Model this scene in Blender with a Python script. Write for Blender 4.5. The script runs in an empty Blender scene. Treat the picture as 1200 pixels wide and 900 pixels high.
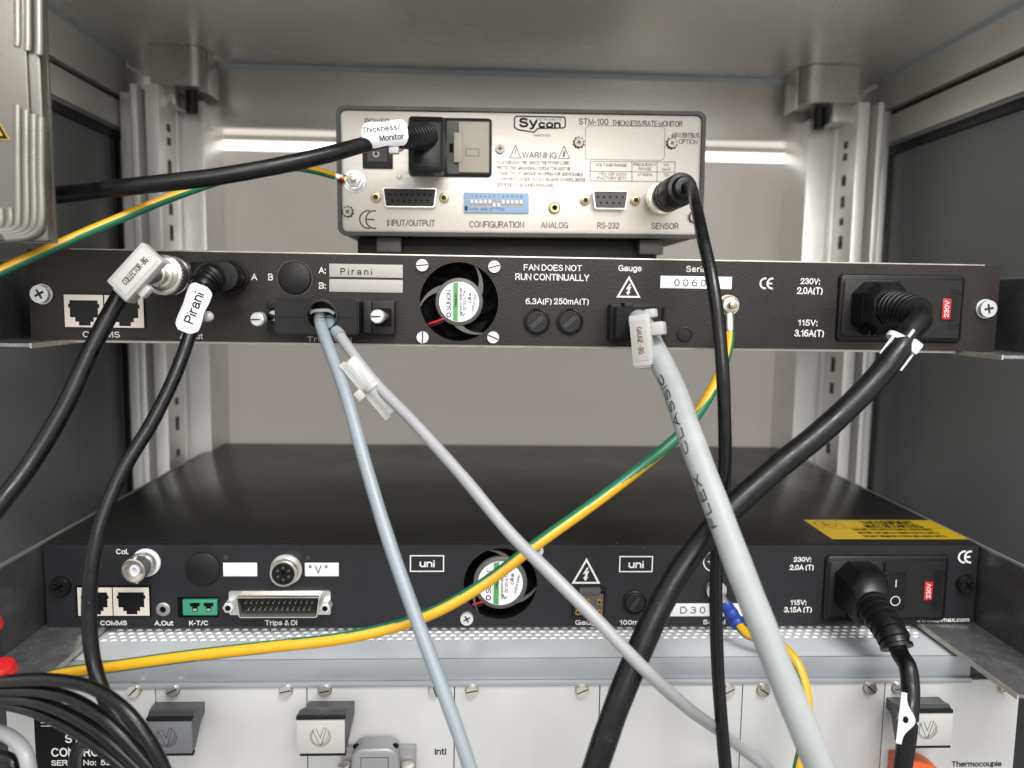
import bpy, bmesh, math, random
from mathutils import Vector, Matrix, geometry
random.seed(7)
S = 0.001                       # everything below is measured in millimetres
sc = bpy.context.scene
COL = sc.collection
R_ = math.radians

# ------------------------------------------------------------------ camera
FPX, YAW, PIT, ROL = 916.12, 0.0465, -0.1054, 0.0152
CAM = Vector((-25.154, -390.546, 21.927))
_fw = Vector((math.sin(YAW)*math.cos(PIT), math.cos(YAW)*math.cos(PIT), math.sin(PIT)))
_r0 = Vector((math.cos(YAW), -math.sin(YAW), 0)); _u0 = _r0.cross(_fw)
_rt = math.cos(ROL)*_r0 + math.sin(ROL)*_u0
_up = -math.sin(ROL)*_r0 + math.cos(ROL)*_u0
cd = bpy.data.cameras.new('camera'); cam = bpy.data.objects.new('camera', cd); COL.objects.link(cam)
cam.matrix_world = Matrix(((_rt.x, _up.x, -_fw.x, CAM.x*S), (_rt.y, _up.y, -_fw.y, CAM.y*S),
                           (_rt.z, _up.z, -_fw.z, CAM.z*S), (0, 0, 0, 1)))
cd.sensor_width = 36; cd.lens = FPX/1200*36; cd.clip_start = 0.01; cd.clip_end = 50
cd.dof.use_dof = True; cd.dof.focus_distance = 0.375; cd.dof.aperture_fstop = 7.5
sc.camera = cam

# ------------------------------------------------------------------ room light
w = bpy.data.worlds.new('World'); sc.world = w; w.use_nodes = True
nt = w.node_tree; nt.nodes.clear()
o_ = nt.nodes.new('ShaderNodeOutputWorld'); bg = nt.nodes.new('ShaderNodeBackground')
tc = nt.nodes.new('ShaderNodeTexCoord'); sx = nt.nodes.new('ShaderNodeSeparateXYZ')
rp = nt.nodes.new('ShaderNodeValToRGB'); mp = nt.nodes.new('ShaderNodeMapRange')
nt.links.new(tc.outputs['Generated'], sx.inputs[0]); nt.links.new(sx.outputs['Z'], mp.inputs['Value'])
mp.inputs['From Min'].default_value = -1; mp.inputs['From Max'].default_value = 1
nt.links.new(mp.outputs[0], rp.inputs[0])
rp.color_ramp.elements[0].position = 0.2; rp.color_ramp.elements[0].color = (0.40, 0.395, 0.39, 1)
rp.color_ramp.elements[1].position = 0.85; rp.color_ramp.elements[1].color = (1.25, 1.24, 1.22, 1)
e = rp.color_ramp.elements.new(0.52); e.color = (1.0, 0.985, 0.965, 1)
nz = nt.nodes.new('ShaderNodeTexNoise'); nz.inputs['Scale'].default_value = 2.6; nz.inputs['Detail'].default_value = 2
nt.links.new(tc.outputs['Generated'], nz.inputs['Vector'])
nr = nt.nodes.new('ShaderNodeMapRange'); nr.inputs['From Min'].default_value = .3; nr.inputs['From Max'].default_value = .7
nr.inputs['To Min'].default_value = .42; nr.inputs['To Max'].default_value = 1.6
nt.links.new(nz.outputs['Fac'], nr.inputs['Value'])
mx = nt.nodes.new('ShaderNodeVectorMath'); mx.operation = 'SCALE'
nt.links.new(rp.outputs[0], mx.inputs[0]); nt.links.new(nr.outputs[0], mx.inputs['Scale'])
nt.links.new(mx.outputs[0], bg.inputs[0]); bg.inputs[1].default_value = 0.74
nt.links.new(bg.outputs[0], o_.inputs[0])

def area(name, loc, target, sx_, sy_, power, color):
    l = bpy.data.lights.new(name, 'AREA'); l.shape = 'RECTANGLE'; l.size = sx_; l.size_y = sy_
    l.energy = power; l.color = color
    o = bpy.data.objects.new(name, l); COL.objects.link(o); o.location = loc
    o.rotation_euler = (Vector(target)-Vector(loc)).to_track_quat('-Z', 'Y').to_euler()
    return o
area('ceiling_or_fill_lamp', (0.40, -0.95, 1.15), (0, -0.05, -0.15), 0.8, 0.35, 18, (1, 0.985, 0.965))
area('ceiling_or_fill_lamp', (0.12, -1.7, 0.66), (0, 0.1, 0.08), 1.3, 0.5, 11.5, (1, 0.975, 0.94))  # fill lamp added low in front to brighten the cabinet interior
sc.view_settings.view_transform = 'Standard'; sc.view_settings.look = 'None'
sc.view_settings.exposure = 0.75; sc.view_settings.gamma = 1

# ------------------------------------------------------------------ pixel helper (photo 1200x900 -> real place at depth Y)
def ray(px, py): return _fw + _rt*((px-600)/FPX) - _up*((py-450)/FPX)
def at(px, py, Y):
    d = ray(px, py); return CAM + d*((Y-CAM.y)/d.y)
def at_z(px, py, Z):
    d = ray(px, py); return CAM + d*((Z-CAM.z)/d.z)

# ------------------------------------------------------------------ materials
def lin(c):
    return tuple(((v/255)/12.92 if v/255 <= .04045 else ((v/255+.055)/1.055)**2.4) for v in c) + (1,)
def mat(name, rgb, rough=.5, metal=0, bump=0, bscale=900, stretch=(1, 1, 1), var=.06, vscale=40, rvar=.08,
        trans=0, emit=0, coat=0, spec=.5, alpha=1, sss=0, speck=None, dim=.58):
    m = bpy.data.materials.new(name); m.use_nodes = True; n = m.node_tree.nodes; L = m.node_tree.links
    b = n['Principled BSDF']; c = lin(rgb); c = c if emit else tuple(v*dim for v in c[:3])+(1,)
    t = n.new('ShaderNodeTexCoord'); mpn = n.new('ShaderNodeMapping'); L.new(t.outputs['Object'], mpn.inputs[0])
    mpn.inputs['Scale'].default_value = stretch
    n1 = n.new('ShaderNodeTexNoise'); n1.inputs['Scale'].default_value = vscale; n1.inputs['Detail'].default_value = 4
    L.new(t.outputs['Object'], n1.inputs['Vector'])
    mr = n.new('ShaderNodeMapRange'); L.new(n1.outputs['Fac'], mr.inputs['Value'])
    mr.inputs['From Min'].default_value = .25; mr.inputs['From Max'].default_value = .75
    mr.inputs['To Min'].default_value = 1-var; mr.inputs['To Max'].default_value = 1+var
    vm = n.new('ShaderNodeVectorMath'); vm.operation = 'SCALE'; vm.inputs[0].default_value = c[:3]
    L.new(mr.outputs[0], vm.inputs['Scale'])
    n2 = n.new('ShaderNodeTexNoise'); n2.inputs['Scale'].default_value = bscale; n2.inputs['Detail'].default_value = 3
    L.new(mpn.outputs[0], n2.inputs['Vector'])
    base_out = vm.outputs[0]
    if speck:
        n3 = n.new('ShaderNodeTexVoronoi'); n3.inputs['Scale'].default_value = speck[0]
        L.new(t.outputs['Object'], n3.inputs['Vector'])
        lt = n.new('ShaderNodeMath'); lt.operation = 'LESS_THAN'; lt.inputs[1].default_value = speck[1]
        L.new(n3.outputs['Distance'], lt.inputs[0])
        mixc = n.new('ShaderNodeMix'); mixc.data_type = 'RGBA'
        L.new(lt.outputs[0], mixc.inputs['Factor']); L.new(vm.outputs[0], mixc.inputs[6]); mixc.inputs[7].default_value = lin(speck[2])
        base_out = mixc.outputs[2]
    L.new(base_out, b.inputs['Base Color'])
    r2 = n.new('ShaderNodeMapRange'); L.new((n2 if stretch != (1, 1, 1) else n1).outputs['Fac'], r2.inputs['Value'])
    r2.inputs['From Min'].default_value = .25; r2.inputs['From Max'].default_value = .75
    r2.inputs['To Min'].default_value = max(.02, rough-rvar); r2.inputs['To Max'].default_value = min(1, rough+rvar)
    L.new(r2.outputs[0], b.inputs['Roughness'])
    b.inputs['Metallic'].default_value = metal; b.inputs['Transmission Weight'].default_value = trans
    b.inputs['Specular IOR Level'].default_value = spec; b.inputs['Coat Weight'].default_value = coat
    if alpha < 1: b.inputs['Alpha'].default_value = alpha
    if sss:
        b.inputs['Subsurface Weight'].default_value = sss; b.inputs['Subsurface Radius'].default_value = (.002, .002, .002)
        b.inputs['Subsurface Scale'].default_value = 1
    if emit:
        b.inputs['Emission Color'].default_value = c; b.inputs['Emission Strength'].default_value = emit
    if bump:
        bn = n.new('ShaderNodeBump'); bn.inputs['Strength'].default_value = bump; bn.inputs['Distance'].default_value = .0003
        L.new(n2.outputs['Fac'], bn.inputs['Height']); L.new(bn.outputs[0], b.inputs['Normal'])
    return m

H = (40, 40, 2600)              # brushed along X
V = (2600, 2600, 40)            # brushed along Z
alu_panel = mat('brushed aluminium', (226, 221, 213), .46, .75, .16, 1, H, .06, 14, .12, dim=.70)
alu_mod = mat('satin aluminium module', (230, 230, 229), .5, .45, .06, 1, V, .05, 11, .10, dim=.57)
alu_prof = mat('extruded aluminium', (240, 239, 236), .40, .5, .10, 1, V, .05, 16, .10, dim=1)
alu_beam = mat('aluminium beam', (232, 228, 222), .34, .65, .10, 1, (40, 2600, 2600), .04, 15, .08, dim=1)
alu_rail = mat('anodised rail', (148, 152, 156), .34, .5, .06, 1, (40, 2600, 2600), .03, 15, .06, dim=1)
alu_lid = mat('grey cover sheet', (178, 182, 186), .42, .15, .05, 500, var=.05, vscale=25, dim=1)
alu_cast = mat('cast aluminium', (150, 147, 140), .32, .85, .15, 1, (2600, 40, 2600), .06, 30, .1)
alu_rib = mat('polished rib', (172, 169, 161), .30, .85, .08, 500, dim=.55)
bracket = mat('bracket metal', (190, 187, 182), .30, .8, .03, 260, var=.03, vscale=60, dim=1)
steel = mat('nickel plated steel', (222, 219, 212), .24, .9, .05, 500, rvar=.08, dim=.85)
brass = mat('pale brass', (222, 206, 160), .28, .9, .05, 500)
gold = mat('gold contact', (214, 160, 70), .25, 1)
tin = mat('tinned steel', (222, 214, 200), .45, .3, .05, 500, dim=.85)
zinc = mat('zinc plated steel', (225, 228, 226), .34, .7, .1, 700, dim=.8)
raw_edge = mat('bare metal edge', (226, 220, 206), .4, .7, .3, 300, var=.2, vscale=150)
ceil_m = mat('grey painted sheet', (208, 207, 202), .30, .30, .05, 900, var=.04, vscale=8, dim=1)
rear_m = mat('smoked acrylic sheet', (176, 169, 162), .3)
_n = rear_m.node_tree.nodes; _L = rear_m.node_tree.links; _n.clear()
_o = _n.new('ShaderNodeOutputMaterial'); _t = _n.new('ShaderNodeBsdfTranslucent'); _d = _n.new('ShaderNodeBsdfDiffuse'); _g = _n.new('ShaderNodeBsdfGlossy')
_t.inputs[0].default_value = (.95, .92, .88, 1); _d.inputs[0].default_value = (.45, .42, .39, 1); _g.inputs['Roughness'].default_value = .22; _g.inputs[0].default_value = (.9, .9, .9, 1)
_m1 = _n.new('ShaderNodeMixShader'); _m2 = _n.new('ShaderNodeMixShader'); _f = _n.new('ShaderNodeFresnel'); _f.inputs[0].default_value = 1.45
_m1.inputs[0].default_value = .3; _L.new(_t.outputs[0], _m1.inputs[1]); _L.new(_d.outputs[0], _m1.inputs[2])
_L.new(_f.outputs[0], _m2.inputs[0]); _L.new(_m1.outputs[0], _m2.inputs[1]); _L.new(_g.outputs[0], _m2.inputs[2]); _L.new(_m2.outputs[0], _o.inputs[0])
alu_side = mat('satin side beam', (228, 225, 219), .36, .35, .08, 1, (2600, 40, 2600), .05, 15, .1, dim=1)
frame_m = mat('taupe painted frame', (176, 169, 162), .35, dim=1)
side_m = mat('charcoal side panel', (112, 114, 116), .40, .0, .5, 620, var=.05, vscale=8, dim=1)
lit_hole_edge = mat('bare lit hole edge', (238, 239, 240), .5, dim=1)  # bare metal hole walls, colour brightened to stand for the light they catch
trim_m = mat('pale blue trim', (168, 180, 188), .5, dim=1)
gasket = mat('black rubber gasket', (22, 21, 21), .5)
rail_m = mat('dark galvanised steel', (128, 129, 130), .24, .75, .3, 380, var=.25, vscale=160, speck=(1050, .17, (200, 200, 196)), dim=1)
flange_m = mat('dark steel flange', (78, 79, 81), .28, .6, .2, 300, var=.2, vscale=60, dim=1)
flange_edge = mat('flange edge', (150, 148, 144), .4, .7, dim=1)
blk_panel = mat('black powder coat', (44, 38, 36), .34, .0, .40, 1150, var=.12, vscale=45, spec=.28, speck=(120, .02, (110, 108, 104)))
blk_panel2 = mat('black satin coat', (42, 43, 47), .38, .0, .25, 1300, var=.10, vscale=40, spec=.24, speck=(110, .02, (120, 120, 122)))
blk_lid = mat('black lid', (40, 39, 38), .24, 0, .03, 600, var=.15, vscale=22, spec=.10, rvar=.055, speck=(130, .022, (150, 148, 144)))
blk_case = mat('dark grey case', (58, 57, 53), .42, 0, .25, 900, spec=.35)
blk_pl = mat('black plastic', (20, 20, 21), .34, 0, .2, 900, var=.1, spec=.26, speck=(150, .02, (90, 90, 90)))
blk_pl_m = mat('matt black plastic', (28, 27, 27), .5, 0, .35, 1100, var=.08, spec=.28)
blk_hood = mat('semi gloss black moulding', (22, 21, 21), .32, 0, .2, 1100, var=.1, spec=.32)
blk_hole = mat('socket interior', (9, 8, 8), .6, spec=.1)
grey_pl = mat('dark grey plastic', (84, 82, 80), .5, 0, .2, 900)
grey_fan = mat('fan grey', (92, 88, 85), .5)
beige_pl = mat('beige plastic', (196, 189, 172), .45, 0, .08, 900)
rub = mat('black cable sheath', (18, 18, 19), .34, 0, .25, 420, var=.35, vscale=160, rvar=.15, spec=.27, speck=(170, .03, (96, 96, 96)))
rub2 = mat('satin black cable sheath', (19, 18, 20), .26, 0, .18, 500, var=.3, vscale=160, rvar=.12, spec=.27, speck=(170, .028, (96, 96, 96)))
grey_cab = mat('pale grey sheath', (176, 181, 182), .45, 0, .18, 420, var=.12, vscale=60, spec=.3, dim=.55, speck=(140, .02, (120, 120, 118)))
grey_cab2 = mat('blue grey sheath', (150, 161, 169), .40, 0, .12, 420, var=.05, vscale=60)
grey_cab3 = mat('mid grey sheath', (170, 171, 173), .40, 0, .12, 420, var=.05, vscale=60)
yel = mat('yellow insulation', (240, 180, 10), .38, 0, .08, 500, var=.05)
grn = mat('green insulation', (28, 122, 84), .38, 0, .08, 500, var=.08)
blue_pl = mat('blue crimp sleeve', (30, 66, 160), .35, 0, .2, 600)
copper = mat('copper strands', (190, 92, 48), .35, 1)
white_ink = mat('white print', (232, 230, 226), .5, var=.06, vscale=500, dim=.68)
dark_ink = mat('dark engraving', (74, 67, 62), .8, var=.15, vscale=400, spec=.05, dim=.6)
black_ink = mat('black print', (24, 23, 25), .7, var=.1, spec=.12)
blk_screw = mat('black zinc screw', (60, 60, 62), .26, .7, .05, 600)
screw_m = mat('dull screw steel', (170, 166, 158), .42, .8, .1, 700, dim=.6)
label_h = mat('printed strip', (206, 205, 201), .45, dim=.62)
slot_m = mat('screw slot', (110, 108, 104), .6)
label_w = mat('white label', (236, 236, 240), .45, var=.02, dim=.68)
label_g = mat('grey write-on label', (186, 182, 176), .5, var=.05, vscale=120)
tag_w = mat('white tag', (238, 236, 242), .4, var=.02, sss=.1, dim=.68)
clear_pl = mat('clear plastic sleeve', (232, 234, 232), .22, 0, .1, 300, alpha=.24, var=.02, dim=.9)
frost_pl = mat('frosted plastic', (206, 205, 202), .3, 0, .08, 300, trans=.25, var=.02, dim=.7)
dip_blue = mat('blue switch body', (138, 172, 206), .45, dim=.78)
red_pl = mat('red plastic', (204, 30, 34), .35)
red_soft = mat('red cap', (214, 34, 36), .4, 0, .2, 300)
teal_pl = mat('green thermocouple plastic', (60, 160, 122), .45)
green_ink = mat('green stripe', (84, 168, 84), .5)
yellow_lbl = mat('yellow sticker', (206, 172, 20), .4, var=.06, vscale=90)
orange_pl = mat('orange plastic', (222, 92, 28), .42)
hood_grey = mat('metallised grey hood', (158, 158, 160), .42, .3, .15, 600)
handle_dk = mat('dark handle', (74, 76, 79), .45, .0, .3, 700)
handle_shade = mat('shaded handle face', (134, 137, 141), .42, .3, .05, 1, H)  # handle face lying in shadow, its shade put into the colour
handle_wh = mat('silver handle face', (222, 221, 216), .42, .4, .05, 1, H)
lamp_m = mat('light strip diffuser', (255, 253, 248), .5, emit=1.0)

# ------------------------------------------------------------------ mesh builder
def _arc(cx, cy, rx, ry, a0, a1, n=None):
    n = n or max(3, int(abs(a1-a0)/22)); return [(cx+rx*math.cos(R_(a0+(a1-a0)*i/n)), cy+ry*math.sin(R_(a0+(a1-a0)*i/n))) for i in range(n+1)]
def _glyphs():
    A = _arc; x = .73; ov = lambda: A(.28, .365, .28, .365, 0, 360)
    G = {
     'A': (.74, [[(0, 0), (.37, 1), (.74, 0)], [(.13, .34), (.61, .34)]]),
     'B': (.64, [[(0, 0), (0, 1), (.34, 1)]+A(.34, .765, .25, .235, 90, -90)+[(0, .53)], [(.32, .53)]+A(.36, .265, .28, .265, 90, -90)+[(0, 0)]]),
     'C': (.74, [A(.39, .5, .39, .5, 42, 318)]), 'D': (.70, [[(0, 0), (0, 1), (.28, 1)]+A(.28, .5, .42, .5, 90, -90)+[(0, 0)]]),
     'E': (.58, [[(.58, 1), (0, 1), (0, 0), (.6, 0)], [(0, .53), (.53, .53)]]), 'F': (.55, [[(.56, 1), (0, 1), (0, 0)], [(0, .51), (.48, .51)]]),
     'G': (.76, [A(.39, .5, .39, .5, 42, 318), [(.42, .46), (.76, .46), (.76, 0)]]), 'H': (.68, [[(0, 0), (0, 1)], [(.68, 0), (.68, 1)], [(0, .53), (.68, .53)]]),
     'I': (.02, [[(0, 0), (0, 1)]]), 'J': (.45, [[(.45, 1), (.45, .24)]+A(.225, .24, .225, .24, 0, -180)]), 'K': (.66, [[(0, 0), (0, 1)], [(.62, 1), (.02, .38)], [(.22, .58), (.66, 0)]]),
     'L': (.52, [[(0, 1), (0, 0), (.52, 0)]]), 'M': (.80, [[(0, 0), (0, 1), (.4, .06), (.8, 1), (.8, 0)]]), 'N': (.68, [[(0, 0), (0, 1), (.68, 0), (.68, 1)]]),
     'O': (.80, [A(.40, .5, .40, .5, 90, 450)]), 'P': (.62, [[(0, 0), (0, 1), (.35, 1)]+A(.35, .735, .27, .265, 90, -90)+[(0, .47)]]), 'Q': (.80, [A(.40, .5, .40, .5, 90, 450), [(.5, .24), (.78, -.04)]]),
     'R': (.66, [[(0, 0), (0, 1), (.35, 1)]+A(.35, .745, .27, .255, 90, -90)+[(0, .49)], [(.36, .49), (.5, .38), (.56, .1), (.66, 0)]]),
     'S': (.64, [A(.32, .755, .28, .245, 25, 225)+[(.3, .54), (.42, .49)]+A(.33, .26, .31, .26, 55, -165)]), 'T': (.68, [[(0, 1), (.68, 1)], [(.34, 1), (.34, 0)]]),
     'U': (.68, [[(0, 1), (0, .33)]+A(.34, .33, .34, .33, 180, 360)+[(.68, 1)]]), 'V': (.70, [[(0, 1), (.35, 0), (.7, 1)]]), 'W': (1.0, [[(0, 1), (.25, 0), (.5, 1), (.75, 0), (1, 1)]]),
     'X': (.68, [[(0, 0), (.68, 1)], [(0, 1), (.68, 0)]]), 'Y': (.68, [[(0, 1), (.34, .44), (.68, 1)], [(.34, .44), (.34, 0)]]), 'Z': (.64, [[(.02, 1), (.62, 1), (0, 0), (.64, 0)]]),
     'a': (.54, [[(.02, .52)]+A(.27, .51, .22, .22, 150, 0)+[(.49, .12), (.54, 0)], [(.49, .4), (.3, .38)]+A(.21, .19, .21, .19, 90, 270)+[(.34, .02), (.49, .17)]]),
     'b': (.56, [[(0, 0), (0, 1)], ov()]), 'c': (.52, [A(.28, .365, .28, .365, 40, 320)]), 'd': (.56, [[(.56, 0), (.56, 1)], ov()]),
     'e': (.56, [[(.02, .38), (.56, .38)]+A(.28, .365, .28, .365, 2, 320)]), 'f': (.28, [[(.1, 0), (.1, .82)]+A(.26, .82, .16, .18, 180, 80), [(-.04, .7), (.27, .7)]]),
     'g': (.56, [ov(), [(.56, x), (.56, -.04)]+A(.28, -.04, .28, .24, 0, -150)]), 'h': (.50, [[(0, 0), (0, 1)], [(0, .4)]+A(.25, .47, .25, .26, 170, 0)+[(.5, 0)]]),
     'i': (.02, [[(0, 0), (0, .60)], [(0, .95), (0, .98)]]), 'k': (.48, [[(0, 0), (0, 1)], [(.46, x), (.02, .28)], [(.18, .43), (.5, 0)]]), 'l': (.02, [[(0, 0), (0, 1)]]),
     'm': (.84, [[(0, 0), (0, x)], [(0, .42)]+A(.21, .5, .21, .23, 170, 0)+[(.42, 0)], [(.42, .42)]+A(.63, .5, .21, .23, 170, 0)+[(.84, 0)]]),
     'n': (.50, [[(0, 0), (0, x)], [(0, .4)]+A(.25, .47, .25, .26, 170, 0)+[(.5, 0)]]), 'o': (.58, [A(.29, .365, .29, .365, 90, 450)]),
     'p': (.56, [[(0, x), (0, -.27)], ov()]), 'r': (.30, [[(0, 0), (0, x)], [(0, .38)]+A(.26, .44, .26, .27, 170, 75)]),
     's': (.48, [A(.24, .55, .21, .18, 25, 225)+[(.24, .39), (.32, .36)]+A(.24, .19, .23, .19, 55, -165)]), 't': (.28, [[(.1, .94), (.1, .16)]+A(.25, .16, .15, .16, 180, 280), [(-.04, .7), (.26, .7)]]),
     'u': (.50, [[(0, x), (0, .26)]+A(.25, .26, .25, .26, 180, 350)+[(.5, .34)], [(.5, x), (.5, 0)]]), 'v': (.52, [[(0, x), (.26, 0), (.52, x)]]), 'w': (.76, [[(0, x), (.19, 0), (.38, x), (.57, 0), (.76, x)]]),
     'x': (.50, [[(0, 0), (.5, x)], [(0, x), (.5, 0)]]), 'y': (.52, [[(0, x), (.27, 0)], [(.52, x), (.22, -.18), (.04, -.26)]]), 'z': (.46, [[(.02, x), (.46, x), (0, 0), (.46, 0)]]),
     '0': (.58, [A(.29, .5, .29, .5, 90, 450)]), '1': (.34, [[(.02, .76), (.2, .84), (.28, 1), (.28, 0)]]), '2': (.58, [[(.01, .68)]+A(.29, .72, .27, .28, 175, -25)+[(.3, .28), (.0, 0), (.58, 0)]]),
     '3': (.58, [A(.28, .755, .25, .245, 160, -75)+[(.24, .53)], [(.24, .53)]+A(.28, .265, .3, .265, 80, -165)]), '4': (.60, [[(.44, 0), (.44, 1), (0, .3), (.62, .3)]]),
     '5': (.58, [[(.53, 1), (.12, 1), (.05, .5)]+A(.28, .32, .3, .32, 130, -160)]), '6': (.58, [A(.29, .31, .29, .31, 90, 450), A(.36, .5, .36, .5, 62, 190)]), '7': (.56, [[(0, 1), (.56, 1), (.34, .5), (.2, 0)]]),
     '8': (.58, [A(.29, .76, .25, .24, -90, 270), A(.29, .265, .29, .265, 90, 450)]), '9': (.58, [A(.29, .69, .29, .31, -90, 270), A(.22, .5, .36, .5, 242, 370)]),
     '.': (.04, [[(.02, -.05), (.02, .08)]]), ':': (.04, [[(.02, -.05), (.02, .08)], [(.02, .58), (.02, .72)]]), '/': (.36, [[(0, -.02), (.36, 1.02)]]), '-': (.30, [[(0, .38), (.3, .38)]]),
     '(': (.18, [A(.42, .4, .42, .68, 132, 228)]), ')': (.18, [A(-.24, .4, .42, .68, 48, -48)]), '"': (.2, [[(0, 1), (.02, .74)], [(.18, 1), (.2, .74)]]),
     '&': (.70, [[(.70, 0), (.2, .66), (.17, .84), (.3, 1), (.46, .87), (.42, .68), (.1, .4), (.03, .2), (.14, .02), (.34, .0), (.52, .14), (.62, .42)]]),
    }
    return G
GLYPH = _glyphs()
def layout(body):
    """strokes of a line of lettering in cap heights, and its width"""
    out = []; x = 0
    for ch in body:
        if ch == ' ': x += .30; continue
        w_, st = GLYPH[ch]; out += [[(x+p[0], p[1]) for p in q] for q in st]; x += w_+.24
    return out, max(.05, x-.24)
def circ(cx, cz, r, n=32, a0=0): return [(cx+r*math.cos(a0+2*math.pi*i/n), cz+r*math.sin(a0+2*math.pi*i/n)) for i in range(n)]
def rrect(x0, x1, z0, z1, r, n=5):
    x0, x1 = min(x0, x1), max(x0, x1); z0, z1 = min(z0, z1), max(z0, z1)
    out = []
    for cx, cz, a in ((x1-r, z1-r, 0), (x0+r, z1-r, 90), (x0+r, z0+r, 180), (x1-r, z0+r, 270)):
        for i in range(n+1):
            t = R_(a+90*i/n); out.append((cx+r*math.cos(t), cz+r*math.sin(t)))
    return out
def inset(poly, d):
    n = len(poly); out = []
    area_ = sum(poly[i][0]*poly[(i+1) % n][1]-poly[(i+1) % n][0]*poly[i][1] for i in range(n))
    s = 1 if area_ > 0 else -1
    for i in range(n):
        p0, p1, p2 = Vector(poly[i-1]), Vector(poly[i]), Vector(poly[(i+1) % n])
        e1 = (p1-p0).normalized(); e2 = (p2-p1).normalized()
        n1 = Vector((-e1.y, e1.x))*s; n2 = Vector((-e2.y, e2.x))*s
        b = (n1+n2); b = b.normalized() if b.length > 1e-6 else n1
        k = d/max(.35, b.dot(n1)); out.append(tuple(p1+b*k))
    return out
def catmull(P, step=2.0):
    P = [Vector(p) for p in P]; Q = [P[0]*2-P[1]]+P+[P[-1]*2-P[-2]]; out = []
    for i in range(1, len(Q)-2):
        a, b, c, d = Q[i-1], Q[i], Q[i+1], Q[i+2]
        ta = 0; tb = max(1e-4, (b-a).length**.5); tcc = tb+max(1e-4, (c-b).length**.5); td = tcc+max(1e-4, (d-c).length**.5)
        n = max(2, int((c-b).length/step))
        for k in range(n):
            t = tb+(tcc-tb)*k/n
            A1 = a*((tb-t)/(tb-ta))+b*((t-ta)/(tb-ta)); A2 = b*((tcc-t)/(tcc-tb))+c*((t-tb)/(tcc-tb)); A3 = c*((td-t)/(td-tcc))+d*((t-tcc)/(td-tcc))
            B1 = A1*((tcc-t)/(tcc-ta))+A2*((t-ta)/(tcc-ta)); B2 = A2*((td-t)/(td-tb))+A3*((t-tb)/(td-tb))
            out.append(B1*((tcc-t)/(tcc-tb))+B2*((t-tb)/(tcc-tb)))
    out.append(P[-1]); return out
def lens_(pts):
    s = [0]
    for i in range(1, len(pts)): s.append(s[-1]+(pts[i]-pts[i-1]).length)
    return s

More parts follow.
